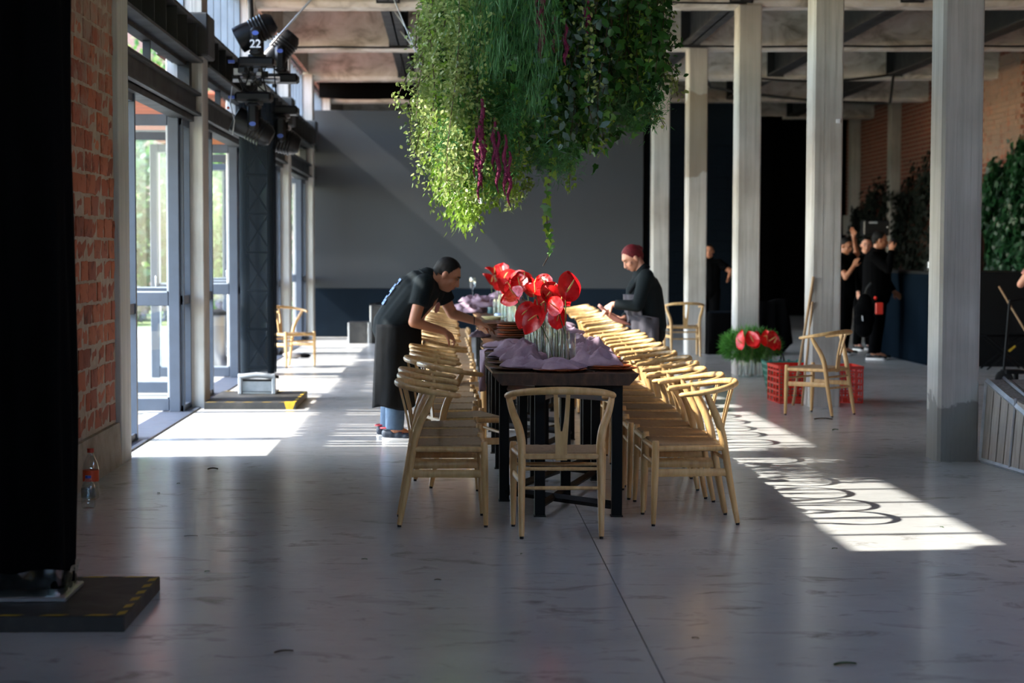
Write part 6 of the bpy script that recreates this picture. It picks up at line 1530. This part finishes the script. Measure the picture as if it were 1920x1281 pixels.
for i in range(31):
    s = i/30; zz = chest.z-.03-(chest.z-.40)*s
    for j in range(na):
        wrap = 1.25 if s < .28 else 2.0; a = math.pi - wrap + 2*wrap*j/(na-1); fl_ = .010*math.sin(j*1.2+s*3)*(.3+s)+.008*math.sin(j*.9-s*9)
        c = chest.lerp(waist, min(1, s/.35)) if s < .35 else waist.lerp(hipC+Vector((0,0,-.2)), (s-.35)/.65)
        V.append((c.x+.0 + (.186+.02*s+fl_)*math.cos(a), c.y + (.20+.03*min(1,s*2)+fl_)*math.sin(a), zz))
    if i:
        for j in range(na-1): F.append(((i-1)*na+j, (i-1)*na+j+1, i*na+j+1, i*na+j))
o = MB().add(V, F).build('apron', MAT['apron_grey'], pf, 70); o.modifiers.new('t','SOLIDIFY').thickness = .006
for s in (-1,1): MB().tube([chest+Vector((-.15,s*.11,-.02)), chest+Vector((-.07,s*.12,.10)), neck+Vector((.03,s*.05,.03)), neck+Vector((.075,0,.03))], .010, 6, ell=(1.4,.5)).build('apron_strap', MAT['apron'], pf, 60)
for an, f in ((anN,(-1,-.2)),(anF,(-1,.1))): shoe(pf, an, f, False, ('black_plastic','sole','shoe_red'))
# the folded napkin she holds (a thing of its own)
p0, p1 = W(1122,574,YF,-.10), W(1182,607,YF,-.06); V, F = [], []
for i in range(15):
    s = i/14
    for j in range(6):
        q = j/5; c = p0.lerp(p1, s); V.append((c.x, c.y-.05+.11*q, c.z + .012*math.sin(s*3.1)*-1 + .014*math.sin(q*3.1+s*4) - .03*math.sin(s*math.pi)*(.4+.6*q)))
    if i:
        for j in range(5): F.append(((i-1)*6+j, (i-1)*6+j+1, i*6+j+1, i*6+j))
o = MB().add(V, F).build('napkin', MAT['linen_pink'], None, 70, label='folded dusty pink napkin in the hands of the red-haired woman', cat='napkin'); sm = o.modifiers.new('t','SOLIDIFY'); sm.thickness = .016

# --- people farther back
def person(loc, fwd, label, hgt, bulk, tops, legs, skin, hair, armN, armF, head_f=None, vox=.0105, sleeve=.95, lean=0, shoes=('black_plastic','sole','shoe_red'), hairlen=0, stance=.11):
    """standing figure; arms given as (elbow, wrist, hand dir, palm) offsets in the figure's own frame: x forward, y to its left, z up"""
    t = thing('person', label, 'person', loc, math.atan2(fwd[1], fwd[0])); k = hgt/1.72; V3 = lambda *a: Vector(a)*k
    hipC = V3(0,0,.92); waist = V3(.0+lean*.3,0,1.06); chest = V3(lean*.8,0,1.29); neck = V3(lean+.0,0,1.46); hc = V3(lean+.035,0,1.585)
    Bh = basis(head_f or (1,0,-.08), (0.05,0,1)); b = MB(); T = head_into(b, hc, Bh, k*1.0)
    limb(b, [chest, neck, hc + Bh @ V3(-.02,0,-.03)], [.10*k,.058*k,.052*k]); limb(b, [hipC, waist, chest], [.13*bulk,.12*bulk,.13*bulk])
    ank = []
    for s in (-1,1):
        h = hipC + V3(0,s*.085,-.03); kn = V3(.02,s*(stance*.95),.48); an = V3(-.02,s*stance,.085); ank.append((an, s)); limb(b, [h, kn, an], [.09*bulk,.058,.04]); limb(b, [an, an+V3(.12,0,-.045)], [.038,.03])
    arms = []
    for s, A in ((1,armN),(-1,armF)):
        sh = chest + V3(0,s*.17*bulk**.5,.08); el = sh + Vector(A[0])*k; wr = el + Vector(A[1])*k; arms.append((sh, el, wr)); limb(b, [chest+(sh-chest)*.4, sh], [.10,.062]); limb(b, [sh, el, wr], [.052,.041,.029]); hand_into(b, wr, A[2], A[3], s, (.3,.35,.4,.45), k, .5)
    link('body', fuse('body', b, vox*.72, 4), MAT[skin], t); face_parts(t, T); link('hair', hair_cap(T, vox=.009), MAT[hair], t)
    b = MB(); limb(b, [hipC+V3(0,0,-.04), waist, chest], [.165*bulk,.155*bulk,.155*bulk], 16); limb(b, [chest, neck+V3(-.01,0,-.01)], [.14*bulk,.07], 14)
    for s in (-1,1): limb(b, [hipC+V3(0,s*.05*bulk,0), chest+V3(0,s*.075*bulk,0)], [.13*bulk,.125*bulk], 14)
    for sh, el, wr in arms:
        limb(b, [chest+(sh-chest)*.5, sh], [.12*bulk,.08], 14)
        if sleeve > .6: limb(b, [sh, el, el+(wr-el)*sleeve], [.076,.060,.046], 14, 'r', 'f')
        else: limb(b, [sh, sh+(el-sh)*.65], [.076,.068], 14, 'r', 'f')
    link('top', fuse('top', b, vox, 5), MAT[tops], t)
    b = MB()
    for an, s in ank: h = hipC + V3(0,s*.085,-.02); limb(b, [hipC+V3(0,0,-.03), h], [.14*bulk,.11*bulk]); limb(b, [h, V3(.02,s*stance*.95,.48), an+V3(0,0,.0)], [.115*bulk,.08,.066], 14, 'r', 'f')
    link('trousers', fuse('trousers', b, vox, 5), MAT[legs], t)
    for an, s in ank: shoe(t, an, (1, s*.15), False, shoes)
    return t, k, arms, T
t, k, arms, T = person((5.88, 27.0, 0), (.80,-.35), 'big man in a black jacket holding a phone to his ear at the bar', 1.78, 1.28, 'black_cloth', 'black_cloth', 'skin', 'hair_black',
    ((.05,.08,-.27), (.14,-.05,-.20), (.7,-.2,-.5), (0,-1,0)), ((.20,-.06,-.17), (.02,.10,.26), (-.15,.25,.9), (.1,1,.1)), (.9,.25,-.1))
wr = arms[1][2]; ph = MB().cbox(-.038,.038,-.006,.006,-.075,.075,.005).build('phone', MAT['black_plastic'], None, 0, label='dark phone held at the ear of the man in the black jacket', cat='phone')
Mt = Matrix.Translation((5.88, 27.0, 0)) @ Matrix.Rotation(math.atan2(-.35,.80), 4, 'Z'); ph.location = Mt @ (wr + Vector((.0,.035,.085))); ph.rotation_euler = (.3,.55,.2)
bag = thing('backpack', 'black backpack with a red tag hanging beside the man in the black jacket', 'bag', (5.62, 26.55, .44))
m = MB()
for z, r in ((.0,.12),(.12,.15),(.26,.14),(.36,.10)): m.ball((0,0,z), (r,.09,.12), 14, 10)
link('bag_body', fuse('bag_body', m, .012, 4), MAT['black_cloth'], bag); MB().tube([(0,0,.45),(.03,0,.55),(.09,.02,.62)], .014, 6).build('strap', MAT['rubber'], bag, 60)
MB().cbox(.13,.24,-.10,-.06,.20,.36,.012).build('red_pouch', MAT['red_crate'], bag, 30); MB().ball((.13,-.09,.42), .025, 10, 6).build('red_tag', MAT['red_crate'], bag, 60)
MB().tube([(-.05,-.095,.18),(-.04,-.098,.11)], .006, 6).build('zip_pull', MAT['aluminium'], bag, 60)
person((5.70, 28.4, 0), (.8,-.5), 'man in a black t-shirt with one hand raised to his head by the second column', 1.70, 1.1, 'black_cloth', 'black_cloth', 'skin', 'hair_black',
    ((.08,.16,.10), (-.02,-.10,.26), (-.1,-.3,.9), (0,-1,0)), ((.14,-.10,-.24), (.10,.05,.16), (.3,.2,.8), (0,1,0)), (.8,-.2,-.25), sleeve=.5)
person((6.26, 29.6, 0), (.4,-.9), 'person in black seen only by face and shoulder behind the big man at the bar', 1.72, .95, 'black_cloth', 'black_cloth', 'skin_fair', 'hair_black',
    ((.03,.06,-.27), (.1,-.02,-.22), (.2,0,-1), (0,-1,0)), ((.03,-.06,-.27), (.1,.02,-.22), (.2,0,-1), (0,1,0)), (.9,-.5,-.1))
person((4.36, 33.0, 0), (-.25,-1), 'shadowed person in black standing before the navy wall between the columns', 1.62, 1.0, 'black_cloth', 'black_cloth', 'skin', 'hair_black',
    ((.02,.22,-.14), (.14,-.02,-.10), (.6,0,-.3), (0,-1,0)), ((.04,-.05,-.27), (.12,.05,-.20), (.5,.2,-.6), (0,1,0)), (1,0,-.05), sleeve=.5)
person((6.47, 21.0, 0), (-.2,-1), 'person in pink shirt and dark trousers cut off by the right edge of view', 1.72, 1.0, 'linen_pink', 'black_cloth', 'skin_fair', 'hair_black',
    ((.0,.07,-.28), (.16,-.04,-.16), (.6,-.2,-.4), (0,-1,0)), ((.0,-.16,-.24), (.20,.10,.18), (.3,.4,.7), (0,1,0)), (1,0,-.05), sleeve=.5)
